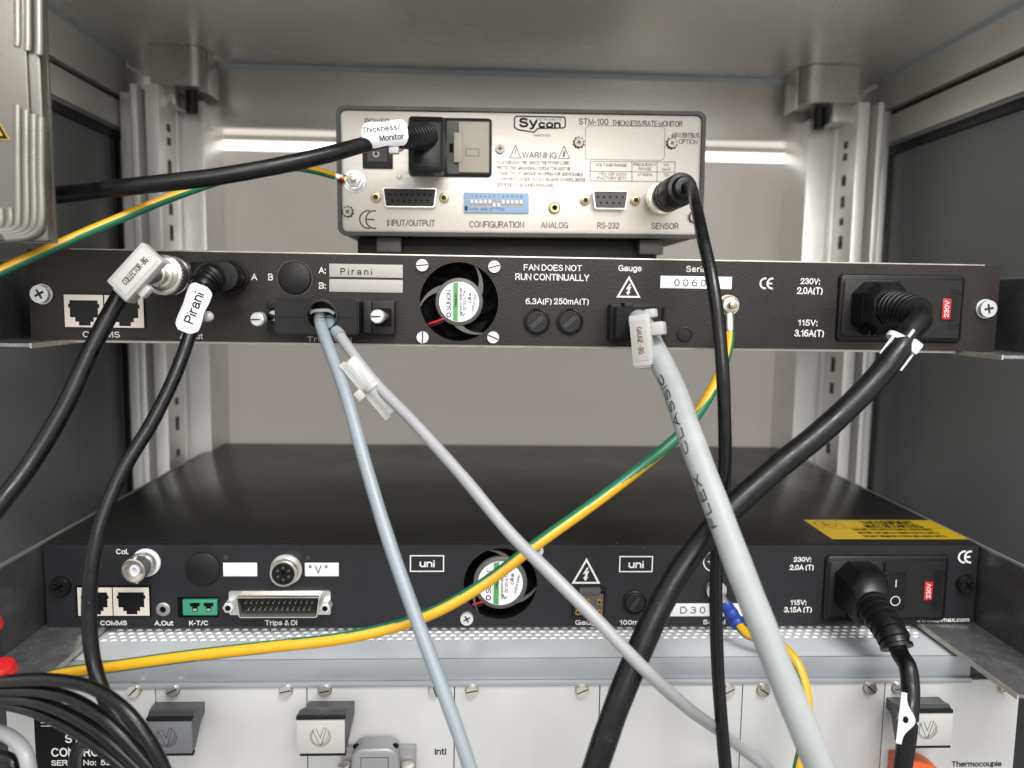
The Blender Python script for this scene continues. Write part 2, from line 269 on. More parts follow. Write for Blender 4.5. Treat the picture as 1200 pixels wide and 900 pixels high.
class MB:
    def __init__(self):
        self.v = []; self.f = []; self.mi = []; self.mats = []; self.M = None; self.off = Vector((0, 0, 0))
    def idx(self, m):
        if m not in self.mats: self.mats.append(m)
        return self.mats.index(m)
    def add(self, vs, fs, m):
        k = len(self.v); i = self.idx(m)
        for p in vs:
            p = Vector(p); self.v.append(self.M @ p if self.M else p)
        for f in fs: self.f.append([k+j for j in f]); self.mi.append(i)
    def box(self, x0, x1, y0, y1, z0, z1, m, bev=0):
        x0, x1 = min(x0, x1), max(x0, x1); y0, y1 = min(y0, y1), max(y0, y1); z0, z1 = min(z0, z1), max(z0, z1)
        if bev <= 0:
            vs = [(x, y, z) for z in (z0, z1) for y in (y0, y1) for x in (x0, x1)]
            self.add(vs, [(0, 2, 3, 1), (4, 5, 7, 6), (0, 1, 5, 4), (2, 6, 7, 3), (0, 4, 6, 2), (1, 3, 7, 5)], m)
        else:
            bm = bmesh.new(); bmesh.ops.create_cube(bm, size=1)
            for v in bm.verts: v.co = Vector(((x0+x1)/2+v.co.x*(x1-x0), (y0+y1)/2+v.co.y*(y1-y0), (z0+z1)/2+v.co.z*(z1-z0)))
            bmesh.ops.bevel(bm, geom=bm.edges[:], offset=min(bev, .45*min(x1-x0, y1-y0, z1-z0)), segments=2, affect='EDGES', profile=.6)
            bm.verts.index_update(); self.add([v.co.copy() for v in bm.verts], [[v.index for v in f.verts] for f in bm.faces], m); bm.free()
    def loft(self, rings, m, cap0=True, cap1=True):   # rings of equal length of 3D points
        n = len(rings[0]); vs = [p for r in rings for p in r]; fs = []
        for i in range(len(rings)-1):
            for j in range(n):
                fs.append((i*n+j, i*n+(j+1) % n, (i+1)*n+(j+1) % n, (i+1)*n+j))
        if cap0: fs.append(tuple(reversed(range(n))))
        if cap1: fs.append(tuple(range((len(rings)-1)*n, len(rings)*n)))
        self.add(vs, fs, m)
    def prism(self, poly, y0, y1, m, bev=0):          # outline in XZ, front at y0 (towards viewer), optional chamfer at the front
        rings = [[(x, y1, z) for x, z in poly]]
        if bev:
            rings.append([(x, y0+bev, z) for x, z in poly]); q = inset(poly, bev*.4)
            rings.append([(x, y0+bev*.35, z) for x, z in q]); q = inset(poly, bev)
            rings.append([(x, y0, z) for x, z in q])
        else: rings.append([(x, y0, z) for x, z in poly])
        self.loft(rings, m)
    def plate(self, outer, holes, y0, y1, m, wall=None):   # sheet with real holes
        loops = [outer]+holes; flat = [p for l in loops for p in l]
        tri = geometry.tessellate_polygon([[Vector((p[0], p[1], 0)) for p in l] for l in loops])
        n = len(flat); vs = [(x, y0, z) for x, z in flat]+[(x, y1, z) for x, z in flat]
        fs = []
        for t in tri:
            a, b, c = (Vector(flat[i]) for i in t)
            cr = (b-a).x*(c-a).y-(b-a).y*(c-a).x
            t = tuple(t) if cr > 0 else tuple(reversed(t))
            fs.append(t); fs.append(tuple(n+i for i in reversed(t)))
        self.add(vs, fs, m)
        for l in loops:
            k = len(l); self.add([(x, y0, z) for x, z in l]+[(x, y1, z) for x, z in l],
                                 [(j, (j+1) % k, k+(j+1) % k, k+j) for j in range(k)], wall or m)
    def lathe(self, prof, org, axis, m, n=32, cap=True):        # prof: (radius, distance along axis)
        a = Vector(axis).normalized(); u = a.orthogonal().normalized(); v = a.cross(u); org = Vector(org)
        rings = [[org+a*t+(u*math.cos(2*math.pi*i/n)+v*math.sin(2*math.pi*i/n))*max(r, .001) for i in range(n)] for r, t in prof]
        self.loft(rings, m, cap, cap)
    def cyl(self, org, axis, r, l, m, n=32, bev=0):
        p = [(r, 0)]
        if bev: p += [(r, l-bev), (r-bev*.3, l-bev*.3), (r-bev, l)]
        else: p += [(r, l)]
        self.lathe(p, org, axis, m, n)
    def tube(self, pts, r, m, seg=16, stripe=None, ref=None, cap=True):
        s = lens_(pts); n = len(pts); rings = []; fr = []
        nv = None
        for i in range(n):
            t = (pts[min(i+1, n-1)]-pts[max(i-1, 0)]).normalized()
            if ref is not None:
                q = Vector(ref)-t*t.dot(Vector(ref)); nv = q.normalized() if q.length > .05 else (nv or t.orthogonal().normalized())
            else:
                nv = t.orthogonal().normalized() if nv is None else (nv-t*t.dot(nv)).normalized()
            b = t.cross(nv); rr = r(s[i]) if callable(r) else r; fr.append((pts[i], t, nv, b, s[i]))
            rings.append([pts[i]+(nv*math.cos(2*math.pi*k/seg)+b*math.sin(2*math.pi*k/seg))*rr for k in range(seg)])
        if stripe is None:
            self.loft(rings, m, cap, cap)
        else:                                          # two colours moulded round the wire
            ma, mb_, phi, hw = stripe
            vs = [p for r_ in rings for p in r_]
            fa = []; fb = []
            for i in range(n-1):
                c = phi(s[i]/s[-1])
                for k in range(seg):
                    f = (i*seg+k, i*seg+(k+1) % seg, (i+1)*seg+(k+1) % seg, (i+1)*seg+k)
                    d = (math.degrees(2*math.pi*(k+.5)/seg)-c+180) % 360-180
                    (fa if abs(d) < (hw(s[i]/s[-1]) if callable(hw) else hw) else fb).append(f)
            k0 = len(self.v); self.add(vs, fa, ma); ib = self.idx(mb_)
            for f in fb: self.f.append([k0+j for j in f]); self.mi.append(ib)
        return fr
    def ball(self, c, rx, ry, rz, m, n=16):
        rings = []; c = Vector(c)
        for i in range(1, n//2):
            a = math.pi*i/(n//2)
            rings.append([c+Vector((rx*math.sin(a)*math.cos(2*math.pi*j/n), ry*math.sin(a)*math.sin(2*math.pi*j/n), -rz*math.cos(a))) for j in range(n)])
        self.loft(rings, m)
    def stroke(self, pts, wd, y, m, closed=False, depth=.06):
        pts = [Vector(p) for p in pts]; n = len(pts); prs = [(i, i+1) for i in range(n-1)]+([(n-1, 0)] if closed else [])
        L = []; Rr = []
        for i in range(n):
            a = pts[i]-pts[i-1] if (i > 0 or closed) else pts[1]-pts[0]
            b = pts[(i+1) % n]-pts[i] if (i < n-1 or closed) else a
            a = a.normalized(); b = b.normalized(); t = (a+b); t = t.normalized() if t.length > 1e-5 else a
            nn = Vector((-t.y, t.x)); k = wd/2/max(.3, nn.dot(Vector((-a.y, a.x))))
            L.append(pts[i]+nn*k); Rr.append(pts[i]-nn*k)
        vs = [(p.x, y, p.y) for p in L]+[(p.x, y, p.y) for p in Rr]
        self.add(vs, [(i, n+i, n+j, j) for i, j in prs], m)
    def text(self, body, cx, cz, wd, cap, y, m, rot=0, bold=0, fn=None, thin=0):
        st, w0 = layout(body); wt = cap*((.13 if m is dark_ink else .145)+(.8*bold/cap if bold else 0)-thin); kx = max(.01, wd-wt)/max(w0, .05) if w0 > .1 else cap
        c, s = math.cos(rot), math.sin(rot); ky = cap-wt
        for si, q in enumerate(st):
            pts = [Vector(((p[0]-w0/2)*kx, (p[1]-.5)*ky)) for p in q]
            if fn:                                     # follow the curved surface
                q2 = [pts[0]]
                for a, b in zip(pts[:-1], pts[1:]):
                    k_ = max(1, int((b-a).length/(cap*.09))); q2 += [a.lerp(b, i/k_) for i in range(1, k_+1)]
                pts = q2
            n = len(pts); cl = (pts[0]-pts[-1]).length < 1e-4
            if cl: pts = pts[:-1]; n -= 1
            else:
                a = (pts[0]-pts[1]).normalized(); b = (pts[-1]-pts[-2]).normalized(); pts[0] = pts[0]+a*wt*.45; pts[-1] = pts[-1]+b*wt*.45
            Lf = []; Rt = []
            for i in range(n):
                a = pts[i]-pts[i-1] if (i > 0 or cl) else pts[1]-pts[0]
                b = pts[(i+1) % n]-pts[i] if (i < n-1 or cl) else a
                a = a.normalized(); b = b.normalized(); t = a+b; t = t.normalized() if t.length > 1e-4 else a
                nn = Vector((-t.y, t.x)); k = wt/2/max(.45, nn.dot(Vector((-a.y, a.x)))); Lf.append(pts[i]+nn*k); Rt.append(pts[i]-nn*k)
            vs = []
            for p in Lf+Rt:
                u, t = p.x, p.y
                vs.append(fn(u, t) if fn else (cx+u*c-t*s, y-.0015*si, cz+u*s+t*c))
            self.add(vs, [(i, n+i, n+(i+1) % n, (i+1) % n) for i in range(n if cl else n-1)], m)
    def build(self, name, smooth=35):
        me = bpy.data.meshes.new(name)
        me.from_pydata([(p-self.off)*S for p in self.v], [], self.f)
        for m in self.mats: me.materials.append(m)
        me.polygons.foreach_set('material_index', self.mi)
        bm = bmesh.new(); bm.from_mesh(me); bmesh.ops.recalc_face_normals(bm, faces=bm.faces[:]); bm.to_mesh(me); bm.free()
        me.update()
        if smooth:
            me.polygons.foreach_set('use_smooth', [True]*len(me.polygons)); me.set_sharp_from_angle(angle=R_(smooth))
        ob = bpy.data.objects.new(name, me); COL.objects.link(ob); return ob

class Thing:
    """an Empty at the base of a thing; parts are built in its local millimetres (x right, y into the rack, z up)"""
    def __init__(self, name, label, cat, org=(0, 0, 0), roty=0, group=None):
        self.o = bpy.data.objects.new(name, None); COL.objects.link(self.o); self.o.empty_display_size = .01
        self.org = Vector(org); self.rot = Matrix.Rotation(roty, 4, 'Y')
        self.o.location = self.org*S; self.o.rotation_euler = (0, roty, 0)
        self.o['label'] = label; self.o['category'] = cat
        if group: self.o['group'] = group
        self.inv = (Matrix.Translation(self.org) @ self.rot).inverted()
    def p(self, px, py, y=0):                          # photo position on the local plane y -> (x, z)
        o = self.inv @ CAM; d = self.inv.to_3x3() @ ray(px, py); q = o+d*((y-o.y)/d.y); return (q.x, q.z)
    def rect(self, x0, y0, x1, y1, y=0):
        a = self.p(x0, y0, y); b = self.p(x1, y1, y); c = self.p(x0, y1, y); d = self.p(x1, y0, y)
        return ((a[0]+c[0])/2, (b[0]+d[0])/2, (c[1]+b[1])/2, (a[1]+d[1])/2)      # x0,x1,z0,z1
    def k(self, px, py, y=0): return self.p(px+.5, py, y)[0]-self.p(px-.5, py, y)[0]   # mm per pixel here
    def part(self, name, mb, parent=None, label=None):
        ob = mb.build(name); ob.parent = parent or self.o
        if label: ob['label'] = label
        return ob
def solo(name, mb, label, cat, org, group=None):
    mb.off = Vector(org); ob = mb.build(name); ob.location = Vector(org)*S; ob['label'] = label; ob['category'] = cat
    if group: ob['group'] = group
    return ob
class Cable(Thing):
    """a cable keeps world coordinates; its origin is its plug"""
    def part(self, name, mb, parent=None, label=None):
        mb.off = self.org; return Thing.part(self, name, mb, parent, label)

def T(th, mb, body, x0, x1, yt, yb, m, y=-.12, bold=0):
    """lettering between photo columns x0..x1 with capitals from row yt to yb"""
    c = th.p((x0+x1)/2, (yt+yb)/2); k = th.k((x0+x1)/2, (yt+yb)/2)
    mb.text(body, c[0], c[1], (x1-x0)*k, (yb-yt)*k, y, m, 0, bold)
def flush(th, mb, name, parent):
    """close one print on a panel as a sub-part and start the next"""
    if mb.v: th.part(name, mb, parent)
    mb.__init__()
def ce_mark(mb, x0, x1, z0, z1, y, m, wd):
    h = z1-z0; r = h/2-wd/2; cz = (z0+z1)/2
    for cx in (x0+h/2, x1-h/2+h*.12):
        mb.stroke([(cx+r*math.cos(R_(a)), cz+r*math.sin(R_(a))) for a in range(80, 281, 10)], wd, y, m)
    mb.stroke([(cx-r, cz), (cx-r*.02, cz)], wd, y-.004, m)
def hv_triangle(mb, x0, x1, z0, z1, y, m, wd, bolt=True):
    cx = (x0+x1)/2; a = wd*.9
    mb.stroke([(x0+a, z0+wd/2), (x1-a, z0+wd/2), (cx, z1-wd)], wd, y, m, True)
    h = z1-z0; q = [(.02, .62), (-.13, .36), (-.01, .40), (-.07, .24), (-.13, .27), (-.03, .10), (.09, .27), (.02, .26), (.12, .52), (0, .46), (.10, .64)]
    pts = [(cx+u*h, z0+v*h) for u, v in q]
    if bolt:
        mb.plate(pts, [], y-.01, y+.02, m)
    else:
        mb.stroke([(cx, z0+h*.65), (cx, z0+h*.32)], wd*1.1, y, m); mb.plate(circ(cx, z0+h*.2, wd*.6, 8), [], y-.01, y+.02, m)
def cross_poly(x, z, r, w_, a=0):
    q = [(w_, w_), (w_, r), (-w_, r), (-w_, w_), (-r, w_), (-r, -w_), (-w_, -w_), (-w_, -r), (w_, -r), (w_, -w_), (r, -w_), (r, w_)]
    return [(x+u*math.cos(a)-v*math.sin(a), z+u*math.sin(a)+v*math.cos(a)) for u, v in q]
def screw(mb, x, z, r, m, y=0, kind='cross', a=.3, h=None, dark=None):
    h = h or r*.55; d = dark or gasket
    if kind == 'cross': hole = cross_poly(x, z, r*.55, r*.13, a)
    else:
        c, s = math.cos(a), math.sin(a)
        hole = [(x+u*r*c-v*r*s, z+u*r*s+v*r*c) for u, v in ((-.93, -.12), (.93, -.12), (.93, .12), (-.93, .12))]
    mb.lathe([(r, 0), (r, h*.55), (r*.97, h*.62)], (x, y, z), (0, -1, 0), m, 28)
    mb.plate(circ(x, z, r*.97, 28), [hole], y-h, y-h*.55, m)
    mb.prism(hole, y-h*.62-.02, y-h*.5, d)
def star_washer(mb, x, z, r, y=0):
    n = 10; pts = []
    for i in range(2*n):
        rr = r*(1.32 if i % 2 else 1.0); pts.append((x+rr*math.cos(math.pi*i/n), z+rr*math.sin(math.pi*i/n)))
    mb.prism(pts, y-.5, y, dark_ink)
def rj45(mb, x0, x1, z0, z1, y=0):
    """one shielded network jack with a stepped opening"""
    w_, h = x1-x0, z1-z0
    q = [(.14, .83), (.86, .83), (.86, .72), (.90, .72), (.90, .60), (.86, .60), (.86, .30), (.74, .30), (.74, .17), (.66, .17), (.66, .05), (.36, .05), (.36, .17), (.27, .17), (.27, .30), (.14, .30), (.14, .60), (.10, .60), (.10, .72), (.14, .72)]
    hole = [(x0+u*w_, z0+v*h) for u, v in reversed(q)]
    mb.plate([(x0, z0), (x1, z0), (x1, z1), (x0, z1)], [hole], y-1.0, y+11, tin, blk_hole)
    mb.box(x0, x1, y+11, y+11.5, z0, z1, blk_hole)
    for i in range(8):
        xx = x0+w_*(.24+.52*i/7); mb.box(xx-.15, xx+.15, y+2.5, y+9, z0+h*.70, z0+h*.76, blk_pl)
def dshape(x0, x1, z0, z1, r, tap):
    """D-sub outline, wide at the top"""
    p = [(x0+tap, z0), (x1-tap, z0), (x1, z1), (x0, z1)]; out = []
    n = len(p)
    for i in range(n):
        a, b, c = Vector(p[i-1]), Vector(p[i]), Vector(p[(i+1) % n])
        e1 = (a-b).normalized(); e2 = (c-b).normalized(); A = b+e1*r; C = b+e2*r
        for t in (0, .25, .5, .75, 1): out.append(tuple(A*(1-t)**2+b*2*t*(1-t)+C*t*t))
    return out
def dsub(mb, x0, x1, z0, z1, nt, nb, male, body, y=0, h=5):
    o = dshape(x0, x1, z0, z1, 1.3, 1.4); i = inset(o, .55)
    mb.plate(o, [list(reversed(i))], y-h, y+.5, steel)
    mb.prism(inset(o, .6), y-h*(.22 if male else .78), y+.4, body)
    for k, row, zz in ((nt, 0, z0+(z1-z0)*.66), (nb, 1, z0+(z1-z0)*.34)):
        pitch = (x1-x0)*.86/nt
        for j in range(k):
            xx = (x0+x1)/2+(j-(k-1)/2)*pitch
            if male: mb.lathe([(.42, 0), (.42, 2.6), (.2, 3)], (xx, y-h*.22, zz), (0, -1, 0), steel, 8)
            else: mb.cyl((xx, y-h*.78+.02, zz), (0, -1, 0), .62, .05, blk_hole, 12)
def hexpost(mb, x, z, r, y=0, h=4.5, m=None):
    mb.prism(circ(x, z, r, 6, .2), y-h, y, m or brass, .3); mb.cyl((x, y-h-.001, z), (0, -1, 0), r*.55, .04, blk_hole, 16)
def fan(th, parent, cx, cz, r, rl, y, turn):
    """fan behind its round opening: housing, blades, struts, hub"""
    mb = MB(); n = 48
    mb.lathe([(r, 0), (r*1.0, 14), (r*.985, 14.2), (r*.985, 0)], (cx, y+1.55, cz), (0, 1, 0), blk_pl, n, False)
    mb.prism(circ(cx, cz, r+1, n), y+15.4, y+16, blk_hole)
    f = th.part('fan', mb, parent)
    mb = MB()
    for i in range(7):
        a = turn+2*math.pi*i/7
        pr = []
        for k in range(7):
            q = k/6; rr = rl*1.1+(r*.95-rl*1.1)*q; b = a+.5*q
            pr.append((rr, b))
        for dy, db in ((0, 0), ):
            vs = []
            for rr, b in pr:
                vs.append((cx+rr*math.cos(b), y+6, cz+rr*math.sin(b))); vs.append((cx+rr*math.cos(b+.62), y+12.5, cz+rr*math.sin(b+.62)))
            mb.add(vs, [(2*k, 2*k+1, 2*k+3, 2*k+2) for k in range(6)], blk_pl)
    mb.cyl((cx, y+13, cz), (0, -1, 0), rl*1.12, 8, blk_pl, n)
    th.part('fan_blades', mb, f)
    mb = MB()
    mb.prism(circ(cx, cz, rl*1.2, n), y+1.2, y+4, grey_fan, .5)
    for i in range(3):
        a = turn+2.2+2*math.pi*i/3; P = []; Q = []
        for k in range(9):
            q = k/8; rr = rl*1.1+(r*1.0-rl*1.1)*q; b = a+.75*q; wd = (.34*(1-q)**1.6+.085)
            P.append((cx+rr*math.cos(b-wd*.5), cz+rr*math.sin(b-wd*.5))); Q.append((cx+rr*math.cos(b+wd*.5), cz+rr*math.sin(b+wd*.5)))
        mb.plate(P+list(reversed(Q)), [], y+1.6, y+3.6, grey_fan)
    th.part('fan_hub', mb, f)
    mb = MB(); k = rl/24
    mb.prism(circ(cx, cz, rl, n), y+.95, y+1.2, label_w)
    hw = rl*.98
    xs = [(-.30*rl), (-.06*rl)]
    top = lambda x: math.sqrt(max(0, hw*hw-x*x))
    mb.plate([(cx+xs[0], cz-top(xs[0])), (cx+xs[1], cz-top(xs[1])), (cx+xs[1], cz+top(xs[1])), (cx+xs[0], cz+top(xs[0]))], [], y+.85, y+.94, green_ink)
    mb.text('SUNON', cx-.52*rl, cz+.06*rl, rl*1.02, rl*.24, y+.86, black_ink, math.pi/2)
    mb.stroke(circ(cx-.52*rl, cz-.66*rl, rl*.1, 12), rl*.05, y+.86, black_ink, True)
    mb.text('MagLev', cx-.18*rl, cz+.1*rl, rl*.7, rl*.13, y+.8, black_ink, math.pi/2)
    mb.text('MF40101V1-1000U-A99', cx+.08*rl, cz+.05*rl, rl*1.3, rl*.12, y+.86, black_ink, math.pi/2)
    mb.text('DC12V 0.77W', cx+.27*rl, cz+.08*rl, rl*1.0, rl*.14, y+.86, black_ink, math.pi/2)
    mb.text('MADE IN CHINA', cx+.74*rl, cz-.05*rl, rl*.85, rl*.1, y+.86, black_ink, math.pi/2-.2)
    mb.text('c UR us', cx+.52*rl, cz+.2*rl, rl*.5, rl*.16, y+.86, black_ink, math.pi/2)
    mb.stroke([(cx+.05*rl, cz-.72*rl), (cx+.14*rl, cz-.55*rl), (cx+.2*rl, cz-.7*rl), (cx+.3*rl, cz-.6*rl)], rl*.06, y+.86, green_ink)
    th.part('fan_label', mb, f)
    mb = MB()
    for dz, m in ((0, red_pl), (-1.5, blk_pl)):
        mb.tube(catmull([(cx-rl*.75, y+1.6, cz-rl*.85+dz), (cx-rl*1.25, y+2.6, cz-rl*1.05+dz), (cx-rl*1.75, y+4.5, cz-rl*1.22+dz)], .6), .62, m, 8)
    th.part('fan_wire', mb, f)
    return f
def inlet(th, parent, bx, wx, sw=None, y=0):
    """mains inlet module: bezel, plug recess, fuse drawer, red voltage window, optional rocker"""
    x0, x1, z0, z1 = bx; mb = MB()
    mb.prism(rrect(x0, x1, z0, z1, 2.5), y-2.2, y, blk_pl, 1.0)
    h = z1-z0; xm = x0+h*.86
    mb.prism(rrect(x0+1.6, xm, z0+2.6, z1-2.6, 2), y-3.0, y-2.1, blk_pl_m, .5)
    mb.plate(rrect(xm+.6, x1-2.4, z0+2.6, z1-2.6, .8), [], y-2.9, y-2.1, blk_pl_m)
    for zz in (z0+h*.27, z1-h*.27): mb.box(x1-3.4, x1-1.8, y-3.05, y-2.1, zz-.25, zz+.25, blk_hole)
    for i in range(9): mb.box(x1-8.2+i*.55, x1-8.0+i*.55, y-2.98, y-2.9, z0+h*.2, z1-h*.2, blk_pl)
    inl = th.part('power_inlet', mb, parent)
    mb = MB(); a, b, c, d = wx
    mb.box(a-.5, b+.5, y-3.15, y-2.8, c-.5, d+.5, blk_pl, .1); mb.box(a, b, y-3.35, y-3.1, c, d, red_pl, .1)
    mb.text('230V', (a+b)/2, (c+d)/2, (d-c)*.8, (b-a)*.55, y-3.38, label_w, math.pi/2)
    th.part('voltage_window', mb, inl)
    if sw:
        a, b, c, d = sw; mb = MB()
        mb.box(a-.8, b+.8, y-3.4, y-2.6, c-.8, d+.8, blk_pl, .3)
        mid = (c+d)/2
        mb.loft([[(a, y-3.2, c), (b, y-3.2, c), (b, y-3.2, d), (a, y-3.2, d)], [(a, y-4.9, c), (b, y-4.9, c), (b, y-3.9, mid), (a, y-3.9, mid)]][:1] +
                [[(a+.2, y-5.4, c+.3), (b-.2, y-5.4, c+.3), (b-.2, y-4.3, d-.3), (a+.2, y-4.3, d-.3)]], blk_pl)
        mb.stroke(circ((a+b)/2, c+(d-c)*.24, (b-a)*.22, 20), .45, y-5.45, white_ink, True)
        mb.stroke([((a+b)/2, c+(d-c)*.64), ((a+b)/2, c+(d-c)*.86)], .5, y-5.0, white_ink)
        th.part('rocker_switch', mb, inl)
    return inl
def iec_section(cx, cz, w_, h, y, ch=.22, r=.6):
    c = h*ch
    p = [(cx-w_/2, cz-h/2), (cx+w_/2, cz-h/2), (cx+w_/2, cz+h/2), (cx-w_/2, cz+h/2)]
    p = [(cx-w_/2+c*.3, cz-h/2), (cx+w_/2-c*.3, cz-h/2), (cx+w_/2, cz-h/2+c*.3), (cx+w_/2, cz+h/2-c*.3), (cx+w_/2-c*.3, cz+h/2), (cx-w_/2+c, cz+h/2), (cx-w_/2, cz+h/2-c), (cx-w_/2, cz-h/2+c), (cx-w_/2+c, cz-h/2)][:9]
    return [(x, y, z) for x, z in [(cx-w_/2+c, cz-h/2), (cx+w_/2-c*.25, cz-h/2), (cx+w_/2, cz-h/2+c*.25), (cx+w_/2, cz+h/2-c*.25), (cx+w_/2-c*.25, cz+h/2), (cx-w_/2+c, cz+h/2), (cx-w_/2, cz+h/2-c), (cx-w_/2, cz-h/2+c)]]
def ribbed(r0, dr, pitch, duty=.55, taper=0):
    return lambda s: r0-taper*s+(dr if (s % pitch) < pitch*duty else 0)
def W3(lst): return [at(*q) for q in lst]
def turn_frame(P, a, tilt=0, spin=0):
    return Matrix.Translation(P) @ Matrix.Rotation(-a, 4, 'Y') @ Matrix.Rotation(spin, 4, 'X') @ Matrix.Rotation(tilt, 4, 'Z')

# ================================================================== the cabinet
cab = Thing('equipment_cabinet', 'grey metal rack cabinet with aluminium corner posts, housing all the units', 'cabinet', (0, 150, -330))
def cpart(name, fn, parent=None, label=None):
    mb = MB(); fn(mb); mb.off = Vector((0, 150, -330)); return Thing.part(cab, name, mb, parent, label)
ZC = 205
cpart('top_panel', lambda m: m.box(-312, 312, -75, 312, ZC, ZC+3, ceil_m))
cpart('base_panel', lambda m: m.box(-312, 312, -40, 312, -335, -330, ceil_m))
def _rear(m):
    m.box(-311, 311, 303, 306, -330, ZC-.5, rear_m)
_rp = cpart('rear_panel', _rear)
def _fr(m):
    m.box(-300, 300, 300, 302.8, 146, ZC-.5, frame_m, .4)
    for q in (-1, 1): m.box(q*263, q*300, 300, 302.8, -330, 145.8, frame_m, .4)
cpart('panel_frame', _fr, _rp)
def _beam(m):
    z1 = at(600, 81, 258).z; z0 = at(600, 157, 258).z
    m.box(-243, 243, 258, 290, z0, ZC-2.4, alu_beam, .6); m.box(-243, 243, 256.8, 258.3, ZC-3.5, ZC-.2, trim_m)
cpart('rear_beam', _beam)
def _strip(m):
    z1 = at(600, 172.2, 296).z; z0 = at(600, 183.2, 296).z
    m.box(-264, 264, 295, 300.4, z0, z1, lamp_m, 1.2)
cpart('light_strip', _strip, label='lit white light strip under the rear beam')
for sgn, q in ((-1, ((62, 66), (62, 74.5), (62, 110), (143, 152))), (1, ((1200, 54), (1200, 65), (1200, 106), (1040, 174)))):
    def zx(px, py):
        d = ray(px, py); return (CAM+d*((sgn*300-CAM.x)/d.x)).z
    zs1, zs0, zl = zx(*q[0]), zx(*q[1]), zx(*q[2])
    def _sb(m):
        X = lambda a: sgn*a
        m.box(X(300), X(312), -70, 255, zs1, ZC-.5, alu_side, .4); m.box(X(300), X(312), -70, 255, zl, zs0, alu_side, .4)
        m.box(X(306), X(312), -70, 255, zs0, zs1, gasket); m.box(X(298.6), X(300.2), -70, 250, ZC-2.6, ZC-.1, trim_m)
    cpart('side_beam', _sb)
    def _ga(m):
        X = lambda a: sgn*a
        m.box(X(303), X(311), -70, 262, zl-9, zl-.3, gasket, 1.5); m.box(X(302), X(306), -70, 262, zl-2.6, zl-.5, alu_rail)
        m.box(X(303), X(311), 236, 244, -330, zl-7, gasket, 1.5); m.box(X(304.5), X(311), 247, 250, -330, zl-7, gasket, .5)
    def _sp(m):
        m.box(sgn*306, sgn*312, -72, 240, -330, zl-6, side_m)
        m.box(sgn*306, sgn*312, 240.2, 303, -330, ZC-1, alu_prof)
    pnl = cpart('side_panel', _sp); cpart('seal', _ga, pnl)
    # corner post: extruded fins and a slotted strip
    if sgn < 0:
        fins = [(143, 155, 238, 108), (155.6, 163, 205, 98), (164, 171.5, 228, 104), (172.5, 188, 205, 98)]
        plate_, lip, pt = (192, 240), (205.5, 209.5), 118
        holes = (150, 166, 192, 200, 245, 268, 275, 425, 440, 470, 492, 500, 530)
    else:
        fins = [(1032.5, 1041, 238, 130), (1025.6, 1031.8, 205, 119.5), (1016, 1024.8, 228, 125), (1002, 1015.2, 205, 119.5)]
        plate_, lip, pt = (998, 945), (981, 976.6), 139
        holes = (170, 184, 210, 214, 237, 260, 283, 288, 425, 432, 455, 500, 525)
    def _post(m):
        for a, b, Y, yt in fins:
            xa, xb = at(a, 200, Y).x, at(b, 200, Y).x
            m.box(xa, xb, Y, 292, -330, at((a+b)/2, yt, Y).z, alu_prof, .6)
        xd = at(fins[3][1] if sgn < 0 else fins[3][0], 200, 205).x
        xp = at(plate_[1], 200, 244).x
        m.box(xd-sgn*.2, xp, 244, 292, -330, at(plate_[1], pt, 244).z, alu_prof, 1.6)
        m.box(at(lip[0], 200, 238).x, at(lip[1], 200, 238).x, 238, 244.2, -330, at(lip[1], pt-6, 238).z, alu_prof, .5)
        for hy in holes:
            hx = 198 if sgn < 0 else 988; c = at(hx, hy, 222.5); h_ = 4.4 if hy % 2 else 2.7
            m.box(xd-sgn*.5, xd+sgn*1.5, 219.5, 225.5, c.z-h_, c.z+h_, gasket, .2)
    post = cpart('corner_post', _post)
    def _cb(m):
        e = (176, 221, 237) if sgn < 0 else (1007, 963, 943)
        Y = 215; yb = 88
        xo, xi, xe = (at(v, yb, Y).x for v in e)
        z1 = ZC-.4; z0 = at(e[1], 100 if sgn < 0 else 120, Y).z
        out = [(xo, Y), (xi, Y)]
        r = abs(xe-xi)
        out += [(xi-sgn*r*math.sin(t), Y+r-r*math.cos(t)) for t in (R_(a) for a in range(15, 91, 15))]
        out += [(xe, Y+r+16), (xo, Y+r+16)]
        m.loft([[(x, y, z0) for x, y in out], [(x, y, z1) for x, y in out]], bracket)
        m.box(xo, xo+(xi-xo)*.62, Y+.6, Y+24, z0-14, z0+.2, bracket, .5)
        m.box(xe-sgn*.2, xe-sgn*1.6, Y+10, Y+34, z0-3, z1, bracket, .4)
    cb = cpart('corner_bracket', _cb)
    def _bolt(m):
        c = at(222, 90, 228) if sgn < 0 else at(964, 108, 228)
        m.cyl((c.x, 232, ZC-45), (0, 0, 1), 4.2, 30, gasket); m.cyl((c.x, 232, ZC-24), (0, 0, -1), 7, 4, gasket)
    cpart('bolt', _bolt, cb)
    def _disc(m):
        c = at_z(226 if sgn < 0 else 961, 66 if sgn < 0 else 86, ZC-1)
        m.cyl((c.x, c.y+8, ZC-.2), (0, 0, -1), 20, 2.2, ceil_m, 40, .8)
    cpart('cap_disc', _disc)
    # angle rails that carry the two slim units
    def _rail(m, z, x_in, xv, y0, y1, ztop):
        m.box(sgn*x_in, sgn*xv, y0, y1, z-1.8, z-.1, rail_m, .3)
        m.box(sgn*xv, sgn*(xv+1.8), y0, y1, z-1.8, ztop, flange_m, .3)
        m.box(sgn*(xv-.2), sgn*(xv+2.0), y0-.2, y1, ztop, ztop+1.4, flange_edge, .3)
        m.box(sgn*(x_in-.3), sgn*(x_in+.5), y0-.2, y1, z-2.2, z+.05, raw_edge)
        m.box(sgn*(xv+2), sgn*300, y1-30, y1, z-1.8, z+8, flange_m, .3)
